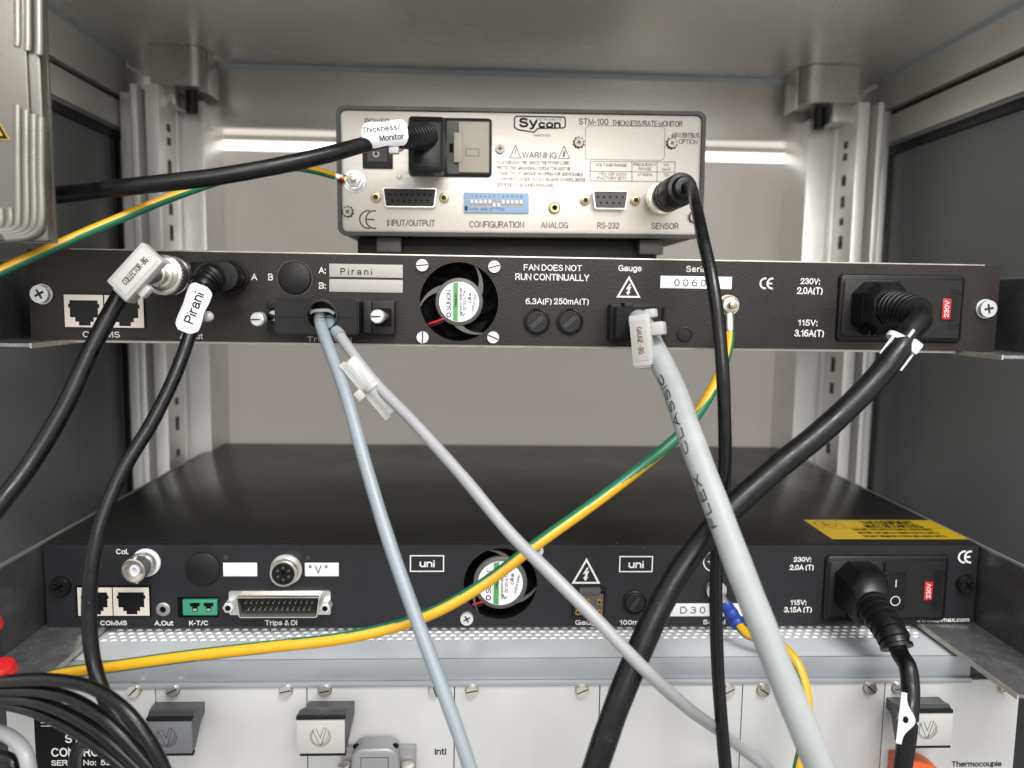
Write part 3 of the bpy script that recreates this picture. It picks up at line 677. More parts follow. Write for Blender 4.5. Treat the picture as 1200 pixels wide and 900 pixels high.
    cpart('support_rail', lambda m: _rail(m, -145.9, 213, 243.6, -75, 250, -104.5))
    cpart('support_rail', lambda m: _rail(m, -.1, 225, 256, -30, 250, 37))

# ================================================================== the plug-in subrack at the bottom
sr = Thing('module_subrack', 'silver card subrack of plug-in modules with perforated top cover, lowest in the cabinet', 'subrack', (0, 0, -300))
def off(mb): mb.off = Vector((0, 0, -300)); return mb
ZS = -149.8
def spart(name, mb, parent=None, label=None): return Thing.part(sr, name, off(mb), parent, label)
mb = MB(); mb.box(-222, 222, -24, 220, -330, ZS-4, blk_pl_m); spart('subrack_body', mb)
mb = MB()                                             # cover with four staggered rows of round holes
YC0, YC1 = at_z(600, 771.5, ZS).y, 12
pit = 4.9; rows = 4; ry0 = at_z(600, 750.5, ZS).y; ry1 = at_z(600, 735, ZS).y; rh = (ry1-ry0)/rows
def yz(p): return p
mb.box(-222, 222, YC0, ry0, ZS-1.8, ZS, alu_lid); mb.box(-222, 222, ry1, 60, ZS-1.8, ZS, alu_lid)
nh = 86
for r in range(rows):
    ya, yb = ry0+rh*r, ry0+rh*(r+1); sh = pit/2 if r % 2 else 0
    xs = -nh*pit/2+sh-pit/4; xe = xs+nh*pit
    mb.box(-222, xs, ya, yb, ZS-1.8, ZS, alu_lid); mb.box(xe, 222, ya, yb, ZS-1.8, ZS, alu_lid)
    vs = []; fs = []; fw = []
    for c in range(nh):
        cx, cy = xs+pit*(c+.5), (ya+yb)/2; k = len(vs); n = 12
        for i in range(n):
            a = 2*math.pi*i/n+math.pi/4; dx, dy = math.cos(a), math.sin(a); q = max(abs(dx), abs(dy))
            vs.append((cx+dx/q*pit/2, cy+dy/q*rh/2, ZS))
        for z in (ZS, ZS-1.05):
            for i in range(n):
                a = 2*math.pi*i/n+math.pi/4; vs.append((cx+1.75*math.cos(a), cy+1.5*math.sin(a), z))
        for i in range(n):
            j = (i+1) % n
            fs.append((k+i, k+j, k+n+j, k+n+i)); fw.append((k+n+i, k+n+j, k+2*n+j, k+2*n+i))
    k0 = len(mb.v); mb.add(vs, fs, alu_lid); iw = mb.idx(lit_hole_edge)
    for f in fw: mb.f.append([k0+q for q in f]); mb.mi.append(iw)
spart('perforated_cover', mb)
mb = MB()
YR = YC0; zr0 = at(600, 795.5, YR).z
mb.box(-222, 222, YR-.7, YR+.6, zr0, ZS+.12, alu_rail, .3); mb.box(-222, 222, YR-2.6, YR+8, zr0-2.6, zr0-.1, alu_rail, .5)
spart('front_rail', mb)
YM = YR-1.6
ZM1 = at(600, 800.5, YM).z
seams = [6, 182.5, 359.7, 532.5, 702.5, 869.5, 1036, 1194]
sx_ = [at(v, 825, YM).x for v in seams]
def M2(px, py): q = at(px, py, YM); return q.x, q.z
mods = []
for i in range(7):
    mb = MB(); mb.box(sx_[i]+.2, sx_[i+1]-.2, YM, YM+2.5, -300, ZM1, alu_mod, .35)
    mods.append(spart('module_panel', mb))
mb = MB(); mb.box(sx_[7]+.6, 222, YM+1.5, YM+6, -300, ZM1, alu_rail, .3); spart('end_plate', mb)
mb = MB(); mb.box(-222, sx_[0]-.6, YM+1.5, YM+6, -300, ZM1, alu_rail, .3); spart('end_plate', mb)
for px, mi_, a in ((158, 0, .8), (203, 1, .5), (335.5, 1, .2), (380.8, 2, .2), (510, 2, 1.9), (553, 3, .2), (682, 3, .4), (721, 4, .4), (853, 4, .5), (894, 5, -.6), (1018.7, 5, -.7), (1052, 6, 0), (1177, 6, .4)):
    mb = MB(); x, z = M2(px, 808 if px < 1000 else 805.5)
    screw(mb, x, z, 2.9, steel, YM, 'slot', a, 2.4); mb.cyl((x, YM, z), (0, -1, 0), 3.4, .5, brass)
    spart('screw', mb, mods[mi_])
def vlogo(mb, cx, cz, r, y):
    arc = lambda a0, a1, rr: [(cx+rr*math.cos(R_(a)), cz+rr*math.sin(R_(a))) for a in range(a0, a1+1, 6)]
    mb.stroke(arc(125, 408, r), .22, y, black_ink); mb.stroke(arc(135, 398, r*.86), .2, y, black_ink)
    mb.stroke([(cx-r*.75, cz+r*.62), (cx-r*.1, cz-r*.78), (cx+r*.1, cz-r*.78), (cx+r*.62, cz+r*.92), (cx+r*.3, cz+r*.92), (cx, cz-r*.1), (cx-r*.42, cz+r*.86)], .22, y, black_ink)
    mb.stroke([(cx+r*.62, cz+r*.92), (cx+r*.12, cz-r*.78), (cx+r*.62, cz-r*.35), (cx+r*.66, cz+r*.1)], .2, y, black_ink)
def handle(mi_, f, b, face, logo, lab):
    """extractor handle: sloping dark body out of the panel with a light face plate"""
    fx0, fx1, fy0, fy1 = f; bx0, bx1, by = b
    Yf = YM-18
    a0 = at(fx0, fy0, Yf); a1 = at(fx1, fy1, Yf); c0 = at(bx0, by, YM); c1 = at(bx1, by, YM)
    mb = MB()
    mb.loft([[(a0.x, Yf, a1.z), (a1.x, Yf, a1.z), (a1.x, Yf, a0.z+1), (a0.x, Yf, a0.z+1)],
             [(a0.x*.8+c0.x*.2, Yf+4, a1.z+.2), (a1.x*.8+c1.x*.2, Yf+4, a1.z+.2), (a1.x*.8+c1.x*.2, Yf+4, a0.z+2), (a0.x*.8+c0.x*.2, Yf+4, a0.z+2)],
             [(c0.x, Yf+13, a1.z+8), (c1.x, Yf+13, a1.z+8), (c1.x, Yf+13, c0.z), (c0.x, Yf+13, c0.z)],
             [(c0.x, YM, a1.z+9), (c1.x, YM, a1.z+9), (c1.x, YM, c0.z), (c0.x, YM, c0.z)]], handle_dk)
    mb.box(a0.x-.4, a1.x+.4, Yf-.6, Yf+2.2, a0.z-.2, a0.z+1.3, blk_pl, .3); mb.box(a0.x+1.2, a1.x+.4, Yf-.6, Yf+2.2, a1.z-1.6, a1.z, blk_pl, .3)
    mb.box(a0.x, a1.x, Yf-1.2, Yf+.2, a1.z, a0.z-.3, face, .25)
    q = at(logo, (fy0+fy1)/2, Yf); vlogo(mb, q.x, q.z, 4.6, Yf-1.26)
    spart('extractor_handle', mb, mods[mi_], lab)
handle(1, (172.5, 226, 844, 881), (182, 240, 822.5), handle_shade, 196, 'dark handle with silver face toned as in shadow')
handle(2, (348, 404.5, 842.5, 881), (362, 415.5, 821.5), handle_wh, 376, 'dark handle with bright silver face')
handle(6, (1055, 1112.5, 835, 872), (1039, 1100, 817), handle_wh, 1085, 'dark handle behind the black power cord')
mb = MB(); x0, z0 = M2(44, 920); x1, z1 = M2(152, 825)
mb.box(x0, x1, YM-.25, YM, z0, z1, black_ink)
yy = YM-.3
def MT(mb, body, xa, xb, yt, yb, m, bold=0):
    q = at((xa+xb)/2, (yt+yb)/2, yy); k = at(xb, yb, yy).x-at(xa, yb, yy).x; h = at(xa, yt, yy).z-at(xa, yb, yy).z
    mb.text(body, q.x, q.z, k, h, yy, m, 0, bold)
MT(mb, 'SYSTEM', 76, 132, 860.5, 870.5, white_ink, .1); MT(mb, 'CONTROLLER', 60, 148, 876, 886.5, white_ink, .1); MT(mb, 'SERIAL No:  52.', 60, 132, 890.5, 897, white_ink, .06)
for py in (846.7, 850.4):
    a, b = M2(48, py), M2(150, py); mb.stroke([a, b], .35, yy, white_ink)
spart('serial_plate', mb, mods[0], 'black plate lettered system controller')
mb = MB(); MT(mb, 'Intl', 509.5, 523, 877, 884.5, black_ink, .05); spart('lettering', mb, mods[2])
mb = MB(); MT(mb, 'Thermocouple', 1115.5, 1174, 892, 898.5, black_ink); spart('lettering', mb, mods[6])

# ================================================================== upper instrument (silver back, dark case)
m1 = Thing('thickness_monitor', 'silver backed instrument in a dark rounded case, on top of the upper black unit', 'instrument', (-.4, 58, 57.6), -.0096)
P = m1.p
cx0, cx1, cz0, cz1 = m1.rect(395.5, 128.0, 824.5, 278)
mb = MB(); o = rrect(cx0, cx1, cz0, cz1, 4.2)
mb.plate(o, [list(reversed(rrect(cx0+2, cx1-2, cz0+2, cz1-2, 3.2)))], -2.2, 3, blk_case); mb.prism(inset(o, .4), 1.2, 225, blk_case)
m1.part('case', mb)
mb = MB(); mb.box(cx0+8, cx1-22, 16, 200, -14.3, cz0-.05, blk_pl_m, .8)
for fx in (cx0+20, cx1-34): mb.box(fx, fx+14, 8, 16, -8, cz0-.1, grey_pl, .8)
m1.part('base_tray', mb)
mb = MB(); holes = []
ap = m1.rect(479, 139, 576.3, 207.5)
mb.prism(rrect(cx0+2.1, cx1-2.1, cz0+2.1, cz1-2.1, 3.1), -.6, 1.1, alu_panel, .25)
pan = m1.part('rear_panel', mb)
YF = -.66
# printing
mb = MB(); d = dark_ink
def t1(body, x0, x1, yt, yb, m=None, bold=0): T(m1, mb, body, x0, x1, yt, yb, m or dark_ink, YF, bold)
t1('POWER', 427.7, 456.5, 139.2, 146); flush(m1, mb, 'lettering', pan); t1('INPUT/OUTPUT', 453.7, 510, 257.8, 265.3); flush(m1, mb, 'lettering', pan); t1('CONFIGURATION', 550, 614, 259.5, 267); flush(m1, mb, 'lettering', pan)
t1('ANALOG', 634, 665.4, 260.5, 267.5); flush(m1, mb, 'lettering', pan); t1('RS-232', 699.7, 725.5, 260.8, 268); flush(m1, mb, 'lettering', pan); t1('SENSOR', 763, 795, 261.5, 268.7); flush(m1, mb, 'lettering', pan)
t1('STM-100', 678, 712.7, 139.2, 146.6, dark_ink, .06); t1('THICKNESS/RATE MONITOR', 717, 799.5, 141.8, 148.2); flush(m1, mb, 'lettering', pan)
t1('48W/BITBUS', 786.5, 819.2, 156, 161.8); t1('OPTION', 795, 817, 163.5, 169); flush(m1, mb, 'lettering', pan)
t1('WARNING', 612, 652, 178.6, 185.8); flush(m1, mb, 'lettering', pan)
for i, (s, xe) in enumerate((('TO AVOID ELECTRIC SHOCK THE POWER CORD', 667), ('PROTECTIVE GROUNDING CONDUCTOR MUST BE', 669), ('CONNECTED TO GROUND. NO OPERATOR SERVICEABLE', 683), ('COMPONENTS INSIDE. DO NOT REMOVE COVERS. REFER', 686), ('SERVICING TO QUALIFIED PERSONNEL.', 650.5))):
    y0 = 189.4+6.55*i-.5; t1(s, 582, xe, y0, y0+4.1)
flush(m1, mb, 'warning_text', pan)
t1('VOLTAGE RANGE', 697.5, 734.5, 191.8, 195.4); t1('FREQUENCY', 742, 768.5, 191.2, 194.8); t1('RANGE', 748, 763, 196.4, 199.8)
t1('VA', 777, 783.5, 191.4, 195); t1('MAX', 775.5, 785.5, 197, 200.4)
t1('115V OR 230V', 700.5, 734, 202.6, 206); t1('(FACTORY SET)', 699, 733, 207.2, 210.8); t1('47-63Hz', 747, 764, 203.2, 206.6); t1('150', 777, 784, 203.4, 206.8)
k = m1.k(600, 200)
for a, b, c, e2 in ((691.4, 189.3, 790.7, 190), (691.4, 201, 790.7, 202), (691.4, 212.2, 790.7, 213.2)):
    mb.stroke([P(a, b), P(c, e2)], .28, YF, d)
for a in (691.4, 740.3, 769.7, 790.7): mb.stroke([P(a, 189.3), P(a, 213)], .28, YF-.003, d)
flush(m1, mb, 'rating_table', pan)
r = m1.rect(685.8, 148, 778.6, 187.6); mb.stroke(rrect(*r, 2.4), .22, YF, d, True); flush(m1, mb, 'blank_plate_outline', pan)
r = m1.rect(596.7, 170, 611, 185.8); hv_triangle(mb, *r, YF, d, .38, False); flush(m1, mb, 'hazard_symbol', pan)
r = m1.rect(653.7, 170.6, 668, 186.2); hv_triangle(mb, *r, YF, d, .38); flush(m1, mb, 'hazard_symbol', pan)
r = m1.rect(421, 246.3, 447.5, 268.5); ce_mark(mb, *r, YF, d, .75); flush(m1, mb, 'conformity_mark', pan)
# maker's plate: box with a dropped left corner
r = m1.rect(602.8, 137, 662.2, 155.5); x0, x1, z0, z1 = r
mb.stroke([(x0+1, z1), (x1-1, z1), (x1, z1-1), (x1, z0+3.4), (x1-1, z0+2.6), (x0+13, z0+2.2), (x0+11, z0), (x0+2, z0+1.3), (x0, z0+2.6), (x0, z1-1)], .75, YF, black_ink, True)
mb.text('Sy', x0+7.6, z0+5.2, 10.4, 5.4, YF, black_ink, 0, .5); mb.text('con', x0+19.6, z0+4.5, 12.6, 4.3, YF, black_ink, 0, .55)
mb.text('INSTRUMENTS', x0+19.2, z1-1.5, 14, 1.25, YF, black_ink); mb.text('Made in USA', x0+15.4, z0-1.5, 9.6, 1.4, YF, d)
flush(m1, mb, 'maker_logo', pan)
for px, py, star in ((468.4, 171.5, 0), (585.9, 174.8, 0), (408, 248.4, 1), (678, 167.6, 1), (786.8, 168.3, 1), (812.5, 255, 1)):
    mb = MB(); x, z = P(px, py)
    if star: star_washer(mb, x, z, 2.7, -.6)
    screw(mb, x, z, 2.5, screw_m, -.9, 'cross', random.random(), 1.4); m1.part('screw', mb, pan)
mb = MB(); x, z = P(468, 207); mb.prism(circ(x, z, 1.7, 20), -.9, -.5, alu_panel, .1); m1.part('rivet', mb, pan)
# power switch
mb = MB(); r = m1.rect(425.3, 171, 460.5, 197.8); mb.box(r[0], r[1], -2.2, 0, r[2], r[3], blk_pl_m, .5)
sw_ = m1.part('power_switch', mb)
mb = MB(); r = m1.rect(431, 174.5, 455.5, 191)
mb.loft([[(r[0], -2, r[2]), (r[1], -2, r[2]), (r[1], -2, r[3]), (r[0], -2, r[3])], [(r[0]+.3, -3, r[2]+.2), (r[1]-.3, -3, r[2]+.2), (r[1]-.3, -4.6, r[3]-.2), (r[0]+.3, -4.6, r[3]-.2)]], grey_pl)
x, z = P(441.8, 182); mb.stroke(circ(x, z, 1.5, 20), .5, -4.15, white_ink, True); m1.part('rocker', mb, sw_)
# mains inlet with fuse drawer
mb = MB(); mb.prism(rrect(*ap, 2), -2.4, 0, blk_pl, .6); r = m1.rect(524, 143, 574, 204.5); mb.plate(rrect(*r, 1.2), [], -2.6, -2.3, grey_pl)
inl = m1.part('power_inlet', mb)
mb = MB(); r = m1.rect(537.5, 144.8, 573, 203.5); mb.box(r[0], r[1], -4.6, -2.5, r[2], r[3], beige_pl, .6)
q = m1.rect(532, 157.5, 542, 192); mb.box(q[0], q[1], -5.6, -2.5, q[2], q[3], beige_pl, .4); q = m1.rect(527, 169.5, 532.5, 179.5); mb.box(q[0], q[1], -3, -2.4, q[2], q[3], blk_hole)
q = m1.rect(546, 176.5, 561, 184.5); mb.stroke([(q[0], q[2]), (q[1], q[2]), (q[1], q[3]), (q[0], q[3])], .25, -4.64, dark_ink, True)
for i in range(3): mb.box(q[0]+1.6+1.4*i, q[0]+2.5+1.4*i, -4.66, -4.6, q[2]+1, q[3]-1, beige_pl)
m1.part('fuse_drawer', mb, inl)
# input/output, RS-232
for nm, rr, posts, nt_, nb_ in (('input_connector', (449.5, 221.5, 512.5, 244), ((440.8, 231.6), (520.4, 232.2)), 8, 7), ('serial_connector', (693, 224.6, 734.5, 246.2), ((685.6, 235), (744.2, 234.8)), 5, 4)):
    mb = MB(); r = m1.rect(*rr); dsub(mb, r[0], r[1], r[2], r[3], nt_, nb_, False, grey_pl if nt_ == 5 else blk_pl, -.6, 4.2); c = m1.part(nm, mb)
    for q in posts:
        mb = MB(); x, z = P(*q); mb.cyl((x, -.6, z), (0, -1, 0), 2.7, 2.2, brass, 20, .4); mb.cyl((x, -2.81, z), (0, -1, 0), 1.4, .03, dark_ink, 16); m1.part('screw_post', mb, c)
# dip switch block
mb = MB(); r = m1.rect(543.8, 226.5, 619.3, 250); mb.box(r[0], r[1], -2.4, 0, r[2], r[3], dip_blue, .3)
n = 12
for i in range(n):
    x = r[0]+(r[1]-r[0])*(.085+.83*(i+.5)/n); zz = r[2]+(r[3]-r[2])*.47
    mb.box(x-1, x+1, -2.42, -2.3, zz-2.4, zz+2.4, label_g)
    mb.text(str(i+1), x, r[3]-2, 1.2 if i < 9 else 1.7, 1.4, -2.45, dark_ink)
mb.text('CTS  206-12  T708', (r[0]+r[1])/2-5, r[2]+1.9, 19, 1.3, -2.45, dark_ink); mb.box(r[0]+.4, r[0]+2, -2.44, -2.3, r[2]+1, r[2]+3.6, dark_ink)
dp = m1.part('switch_block', mb)
for i in range(n):
    mb = MB(); x = r[0]+(r[1]-r[0])*(.085+.83*(i+.5)/n); zz = r[2]+(r[3]-r[2])*(.54 if i not in (5, 6) else .38)
    mb.box(x-.85, x+.85, -3.3, -2.4, zz-1.1, zz+1.1, label_w, .15); m1.part('switch_lever', mb, dp)
mb = MB(); x, z = P(649.5, 244); mb.lathe([(3.2, 0), (3.2, 1.6), (2.6, 2.4), (1.5, 2.4), (1.4, .4)], (x, -.6, z), (0, -1, 0), brass); mb.cyl((x, -1.2, z), (0, -1, 0), 1.45, .05, blk_hole); m1.part('analog_jack', mb)
# earth stud
mb = MB(); x, z = P(415.8, 212.5); GS = (x, z)
mb.lathe([(6, 0), (6, .8), (5.2, .8), (5.2, 3), (4.4, 3.2), (4.4, 3.3)], (x, -.6, z), (0, -1, 0), zinc); mb.prism(circ(x, z, 4.1, 6), -5.4, -3.8, zinc, .4); mb.cyl((x, -4, z), (0, -1, 0), 1.7, 4.6, brass, 16, .4)
m1.part('earth_stud', mb)
mb = MB(); x, z = P(775, 234); SEN = at(775, 234, 57)
mb.lathe([(9.2, 0), (9.2, 1.2), (7.6, 1.4), (7.6, 3.4), (6.6, 3.6), (6.6, 9)], (x, -.6, z), (0, -1, 0), brass); m1.part('sensor_socket', mb)

# ================================================================== upper slim unit
m2 = Thing('gauge_controller', 'upper slim black rack unit with grey A and B labels, beneath the silver instrument', 'rack unit', (0, 0, 0))
P = m2.p
mb = MB(); HW = 241.3; HT = 43.54
fr = m2.rect(492.5, 308, 584, 400); fcx, fcz = m2.p(538, 353.7); frad = 46*m2.k(538, 353)
mb.plate(rrect(-HW, HW, 0, HT, .8, 2), [list(reversed(circ(fcx, fcz, frad, 64)))], 0, 1.5, blk_panel)
pan = m2.part('rear_panel', mb)
mb = MB(); mb.box(-222, 234, 1.6, 250, HT-1.0, HT+.7, raw_edge, .2); mb.box(-236, 222, 1.6, 250, -1.3, .6, raw_edge, .2)
mb.box(-222, -220, 1.6, 250, .7, HT-1.1, blk_lid); mb.box(220, 222, 1.6, 250, .7, HT-1.1, blk_lid); mb.box(-219.9, 219.9, 26, 28, .7, HT-1.1, blk_lid)
m2.part('chassis', mb)
mb = MB(); INK = white_ink; Y2 = -.08
def t2(body, x0, x1, yt, yb, bold=0, m=None): T(m2, mb, body, x0, x1, yt, yb, m or white_ink, Y2, bold)
t2('COMMS', 97, 140.5, 388.3, 395.5); flush(m2, mb, 'lettering', pan); t2('A Out', 211, 238, 390.3, 397.2); flush(m2, mb, 'lettering', pan)
t2('A', 294.5, 301.5, 320.6, 328.4); flush(m2, mb, 'lettering', pan); t2('B', 314.3, 320, 320.8, 328.6); flush(m2, mb, 'lettering', pan); t2('A:', 373.5, 381.8, 313, 320.4); flush(m2, mb, 'lettering', pan); t2('B:', 373.8, 381.8, 331, 338.4); flush(m2, mb, 'lettering', pan)
t2('Trips & DI', 360, 412, 394.6, 400.5); flush(m2, mb, 'lettering', pan)
t2('FAN DOES NOT', 613.8, 682, 310.2, 317.3); t2('RUN CONTINUALLY', 604, 690.5, 321, 328.7); flush(m2, mb, 'lettering', pan); t2('6.3A(F)', 616, 646.5, 349.6, 356.6); flush(m2, mb, 'lettering', pan); t2('250mA(T)', 649, 690, 349.8, 356.8); flush(m2, mb, 'lettering', pan)
t2('Gauge', 724.6, 752, 310.8, 317.8); flush(m2, mb, 'lettering', pan); t2('Serial', 804, 830, 311.8, 318.8); flush(m2, mb, 'lettering', pan); t2('L E', 845, 856, 385.5, 396); flush(m2, mb, 'lettering', pan)
t2('230V:', 938, 961, 326, 333, .06); t2('2.0A(T)', 934, 964, 336.6, 344.6, .06); flush(m2, mb, 'lettering', pan); t2('115V:', 935, 958, 374.7, 381.7, .06); t2('3.16A(T)', 931, 965.5, 386.5, 394.4, .06); flush(m2, mb, 'lettering', pan)
r = m2.rect(722.5, 323, 751.2, 348.8); hv_triangle(mb, *r, Y2, INK, .85); flush(m2, mb, 'hazard_symbol', pan)
r = m2.rect(890, 325.3, 910, 339); ce_mark(mb, *r, Y2, INK, .85); flush(m2, mb, 'conformity_mark', pan)
def wlabel(th, parent, box, m, txt=None):
    mb = MB(); r = th.rect(*box); mb.box(r[0], r[1], -.16, -.01, r[2], r[3], m, .03)
    if txt:
        for body, x0, x1, yt, yb in txt: T(th, mb, body, x0, x1, yt, yb, dark_ink if m is not label_g else black_ink, -.2)
    th.part('paper_label', mb, parent)
wlabel(m2, pan, (386, 309.7, 472, 325), label_g, [('P i r a n i', 399, 436, 314.5, 322)])
wlabel(m2, pan, (386, 327.6, 472, 342.4), label_g)
wlabel(m2, pan, (773.8, 323.8, 857.5, 338.2), label_w, [('0 0 6 0 4', 790, 838, 327.5, 335.5)])
for px, py, kind, a in ((50, 344.6, 'cross', .5), (1154, 361.8, 'cross', .2)):
    mb = MB(); x, z = P(px, py); mb.cyl((x, 0, z), (0, -1, 0), 4.9, .6, zinc); screw(mb, x, z, 4.4, zinc, -.6, kind, a, 2.8); m2.part('rack_screw', mb, pan)
for px, py, a in ((495, 311, .1), (579.2, 312.7, .3), (495.5, 395.2, 1.57), (577.8, 395.2, -.4)):
    mb = MB(); x, z = P(px, py); screw(mb, x, z, 3.0, zinc, 0, 'slot', a, 2.2, slot_m); m2.part('fan_screw', mb, pan)
fan(m2, pan, fcx, fcz, frad, 23.5*m2.k(538, 353), 0, .3)
r = m2.rect(77, 345.8, 169.5, 383.6); mb = MB(); mb.box(r[0]-.9, r[1]+.6, -.5, 0, r[2]-.4, r[3]+.8, blk_pl); m2.part('jack_surround', mb, pan)
xm = (r[0]+r[1])/2
for a, b in ((r[0], xm-.3), (xm+.3, r[1])):
    mb = MB(); rj45(mb, a, b, r[2], r[3], -.2); m2.part('network_jack', mb, pan)
mb = MB(); x, z = P(345.5, 325.8); mb.prism(circ(x, z, 19.2*m2.k(345, 325), 40), -1.3, 0, blk_pl_m, .5); mb.stroke(circ(x, z, 20.6*m2.k(345, 325), 48), .25, -.03, grey_pl, True); m2.part('blanking_cap', mb, pan)
for px, py in ((629, 377.2), (667.5, 377)):
    mb = MB(); x, z = P(px, py); R1 = 15.6*m2.k(px, py)
    mb.lathe([(R1, 0), (R1, 1.0), (R1*.9, 1.4), (R1*.86, .6)], (x, 0, z), (0, -1, 0), blk_pl_m, 40); mb.box(x-1.8, x+1.8, -1.6, -.6, z+R1*.72, z+R1*.98, blk_hole)
    mb.lathe([(R1*.8, 0), (R1*.8, 1.6), (R1*.74, 1.9)], (x, 0, z), (0, -1, 0), blk_pl_m, 40)
    for s in (-.28, .28): mb.M = Matrix.Translation((x, 0, z)) @ Matrix.Rotation(-.75, 4, 'Y'); mb.box(-R1*.58, R1*.58, -2.05, -1.85, s*2-.18, s*2+.18, grey_pl); mb.M = None
    m2.part('fuse_holder', mb, pan)
mb = MB(); x, z = P(802.2, 391.7); mb.lathe([(3.9, 0), (3.9, .7), (3.3, .9), (3.2, .4), (.1, .5)], (x, 0, z), (0, -1, 0), blk_pl_m, 32); m2.part('plugged_hole', mb, pan)
mb = MB(); x, z = P(852.5, 357.6); ES = (x, z)
mb.lathe([(5.1, 0), (5.1, .9), (4.6, 1), (4.6, 2.0)], (x, 0, z), (0, -1, 0), brass); mb.prism(circ(x, z, 4.3, 6, .3), -5.2, -3.2, zinc, .5); mb.cyl((x, -3.4, z), (0, -1, 0), 1.9, 6.2, brass, 20, .5); mb.lathe([(4.7, 0), (4.7, .9)], (x, -2.1, z), (0, -1, 0), gold)
m2.part('earth_stud', mb, pan)
inlet(m2, pan, m2.rect(980.5, 322, 1126.5, 401), m2.rect(1100, 350, 1109.8, 374), None)
mb = MB(); x, z = P(206.5, 323.5); mb.lathe([(8.4, 0), (8.4, 1.4), (6.8, 1.6), (6.8, 4), (5, 4.2), (5, 12)], (x, 0, z), (0, -1, 0), steel); m2.part('coax_socket', mb, pan)
mb = MB(); x, z = P(273, 325); mb.lathe([(7.9, 0), (7.9, 2.0), (7.2, 2.6)], (x, 0, z), (0, -1, 0), blk_pl); m2.part('round_socket', mb, pan)

# ================================================================== lower slim unit
m3 = Thing('gauge_controller', 'lower slim black rack unit with glossy lid, yellow sticker and uni printing', 'rack unit', (.6, .5, -145.8))
P = m3.p
mb = MB()
fcx, fcz = P(586.4, 684.4); kk = m3.k(586, 684); frad = 43*kk
mb.plate(rrect(-HW, HW, 0, HT-.6, .8, 2), [list(reversed(circ(fcx, fcz, frad, 64)))], 0, 1.5, blk_panel2)
pan = m3.part('rear_panel', mb)
mb = MB(); mb.box(-HW, HW, 2.6, 278, HT-1.2, HT, blk_lid, .4); mb.box(-HW+1, HW-1, 1.55, 2.2, HT-1.6, HT-.9, blk_pl_m)
lid = m3.part('lid', mb)
mb = MB(); mb.box(-222, 222, 1.6, 276, 0, 1, blk_lid); mb.box(-HW, -HW+1.2, 1.6, 277, 1.1, HT-1.3, blk_lid); mb.box(HW-1.2, HW, 1.6, 277, 1.1, HT-1.3, blk_lid); mb.box(-239.9, 239.9, 26, 28, 1.1, HT-1.3, blk_lid); m3.part('chassis', mb)
# sticker on the lid
mb = MB(); zl = HT-145.8
def lp(px, py): q = at_z(px, py, zl)-m3.org; return q
c0, c1, c2, c3 = lp(943, 609), lp(1092, 610), lp(1133, 631.8), lp(973, 631.8)
yb_, yf_ = (c0.y+c1.y)/2, max(4.5, (c2.y+c3.y)/2); xl, xr = (c0.x+c3.x)/2, (c1.x+c2.x)/2
mb.box(xl, xr, yf_, yb_, HT-.02, HT+.08, yellow_lbl)
zt = HT+.12; dy = yb_-yf_
def ltext(body, cx, cy, wd, cap): mb.text(body, 0, 0, wd, cap, 0, black_ink, fn=lambda u, t: (cx+u, cy+t, zt))
xx = xl+(xr-xl)*.62
ltext('THIS EQUIPMENT', xx, yf_+dy*.85, 31, dy*.17); ltext('MUST BE EARTHED', xx, yf_+dy*.655, 34, dy*.17)
for i, s in enumerate(('ENSURE THE EARTH CONNECTION IS MADE', 'BEFORE THE UNIT IS CONNECTED TO SUPPLY', 'DO NOT REMOVE COVER. NO USER PARTS')): ltext(s, xx-4, yf_+dy*(.47-.17*i), 46, dy*.10)
ec = Vector((xl+9, yf_+dy*.76))
def flat(pts, wd):
    for a, b in zip(pts[:-1], pts[1:]):
        a, b = Vector(a), Vector(b); n_ = Vector((-(b-a).y, (b-a).x)).normalized()*wd/2
        mb.add([(a.x+n_.x, a.y+n_.y, zt), (b.x+n_.x, b.y+n_.y, zt), (b.x-n_.x, b.y-n_.y, zt), (a.x-n_.x, a.y-n_.y, zt)], [(0, 1, 2, 3)], black_ink)
flat([(ec.x+6*math.cos(R_(a)), ec.y+6*math.sin(R_(a))) for a in range(0, 361, 15)], .5)
flat([(ec.x, ec.y+5), (ec.x, ec.y)], .6)
for k_ in range(3): flat([(ec.x-3.4+k_, ec.y-1.4*k_), (ec.x+3.4-k_, ec.y-1.4*k_)], .6)
flat([(xl+18, yf_+dy*.55), (xl+18, yb_-.5)], .4); flat([(xl+.5, yf_+dy*.55), (xr-.5, yf_+dy*.55)], .4)
m3.part('warning_sticker', mb, lid)
mb = MB(); Y2 = -.08
def t3(body, x0, x1, yt, yb, bold=.12, m=None): T(m3, mb, body, x0, x1, yt, yb, m or white_ink, Y2, bold)
t3('Col.', 136, 150.5, 643, 649.6); flush(m3, mb, 'lettering', pan); t3('COMMS', 117.5, 149, 727, 733); flush(m3, mb, 'lettering', pan); t3('A.Out', 181, 203.3, 727, 733.2); flush(m3, mb, 'lettering', pan); t3('K-T/C', 221.7, 244, 727, 733); flush(m3, mb, 'lettering', pan); t3('Trips & DI', 310.5, 348.4, 726.5, 733); flush(m3, mb, 'lettering', pan)
t3('Gauge', 674, 704, 726.2, 732.2); flush(m3, mb, 'lettering', pan); t3('100mA', 726, 755, 726.4, 732.2); flush(m3, mb, 'lettering', pan); t3('Serial', 823.6, 850, 725.8, 731.6); flush(m3, mb, 'lettering', pan)
t3('230V:', 930, 950.6, 652.6, 658.4); t3('2.0A (T)', 925.4, 953.6, 661.6, 668); flush(m3, mb, 'lettering', pan); t3('115V:', 926, 945, 702.8, 709); t3('3.15A (T)', 918.7, 951.4, 711, 717.6); flush(m3, mb, 'lettering', pan); t3('www.epimax.com', 1074, 1136, 723.6, 728.8); flush(m3, mb, 'lettering', pan)
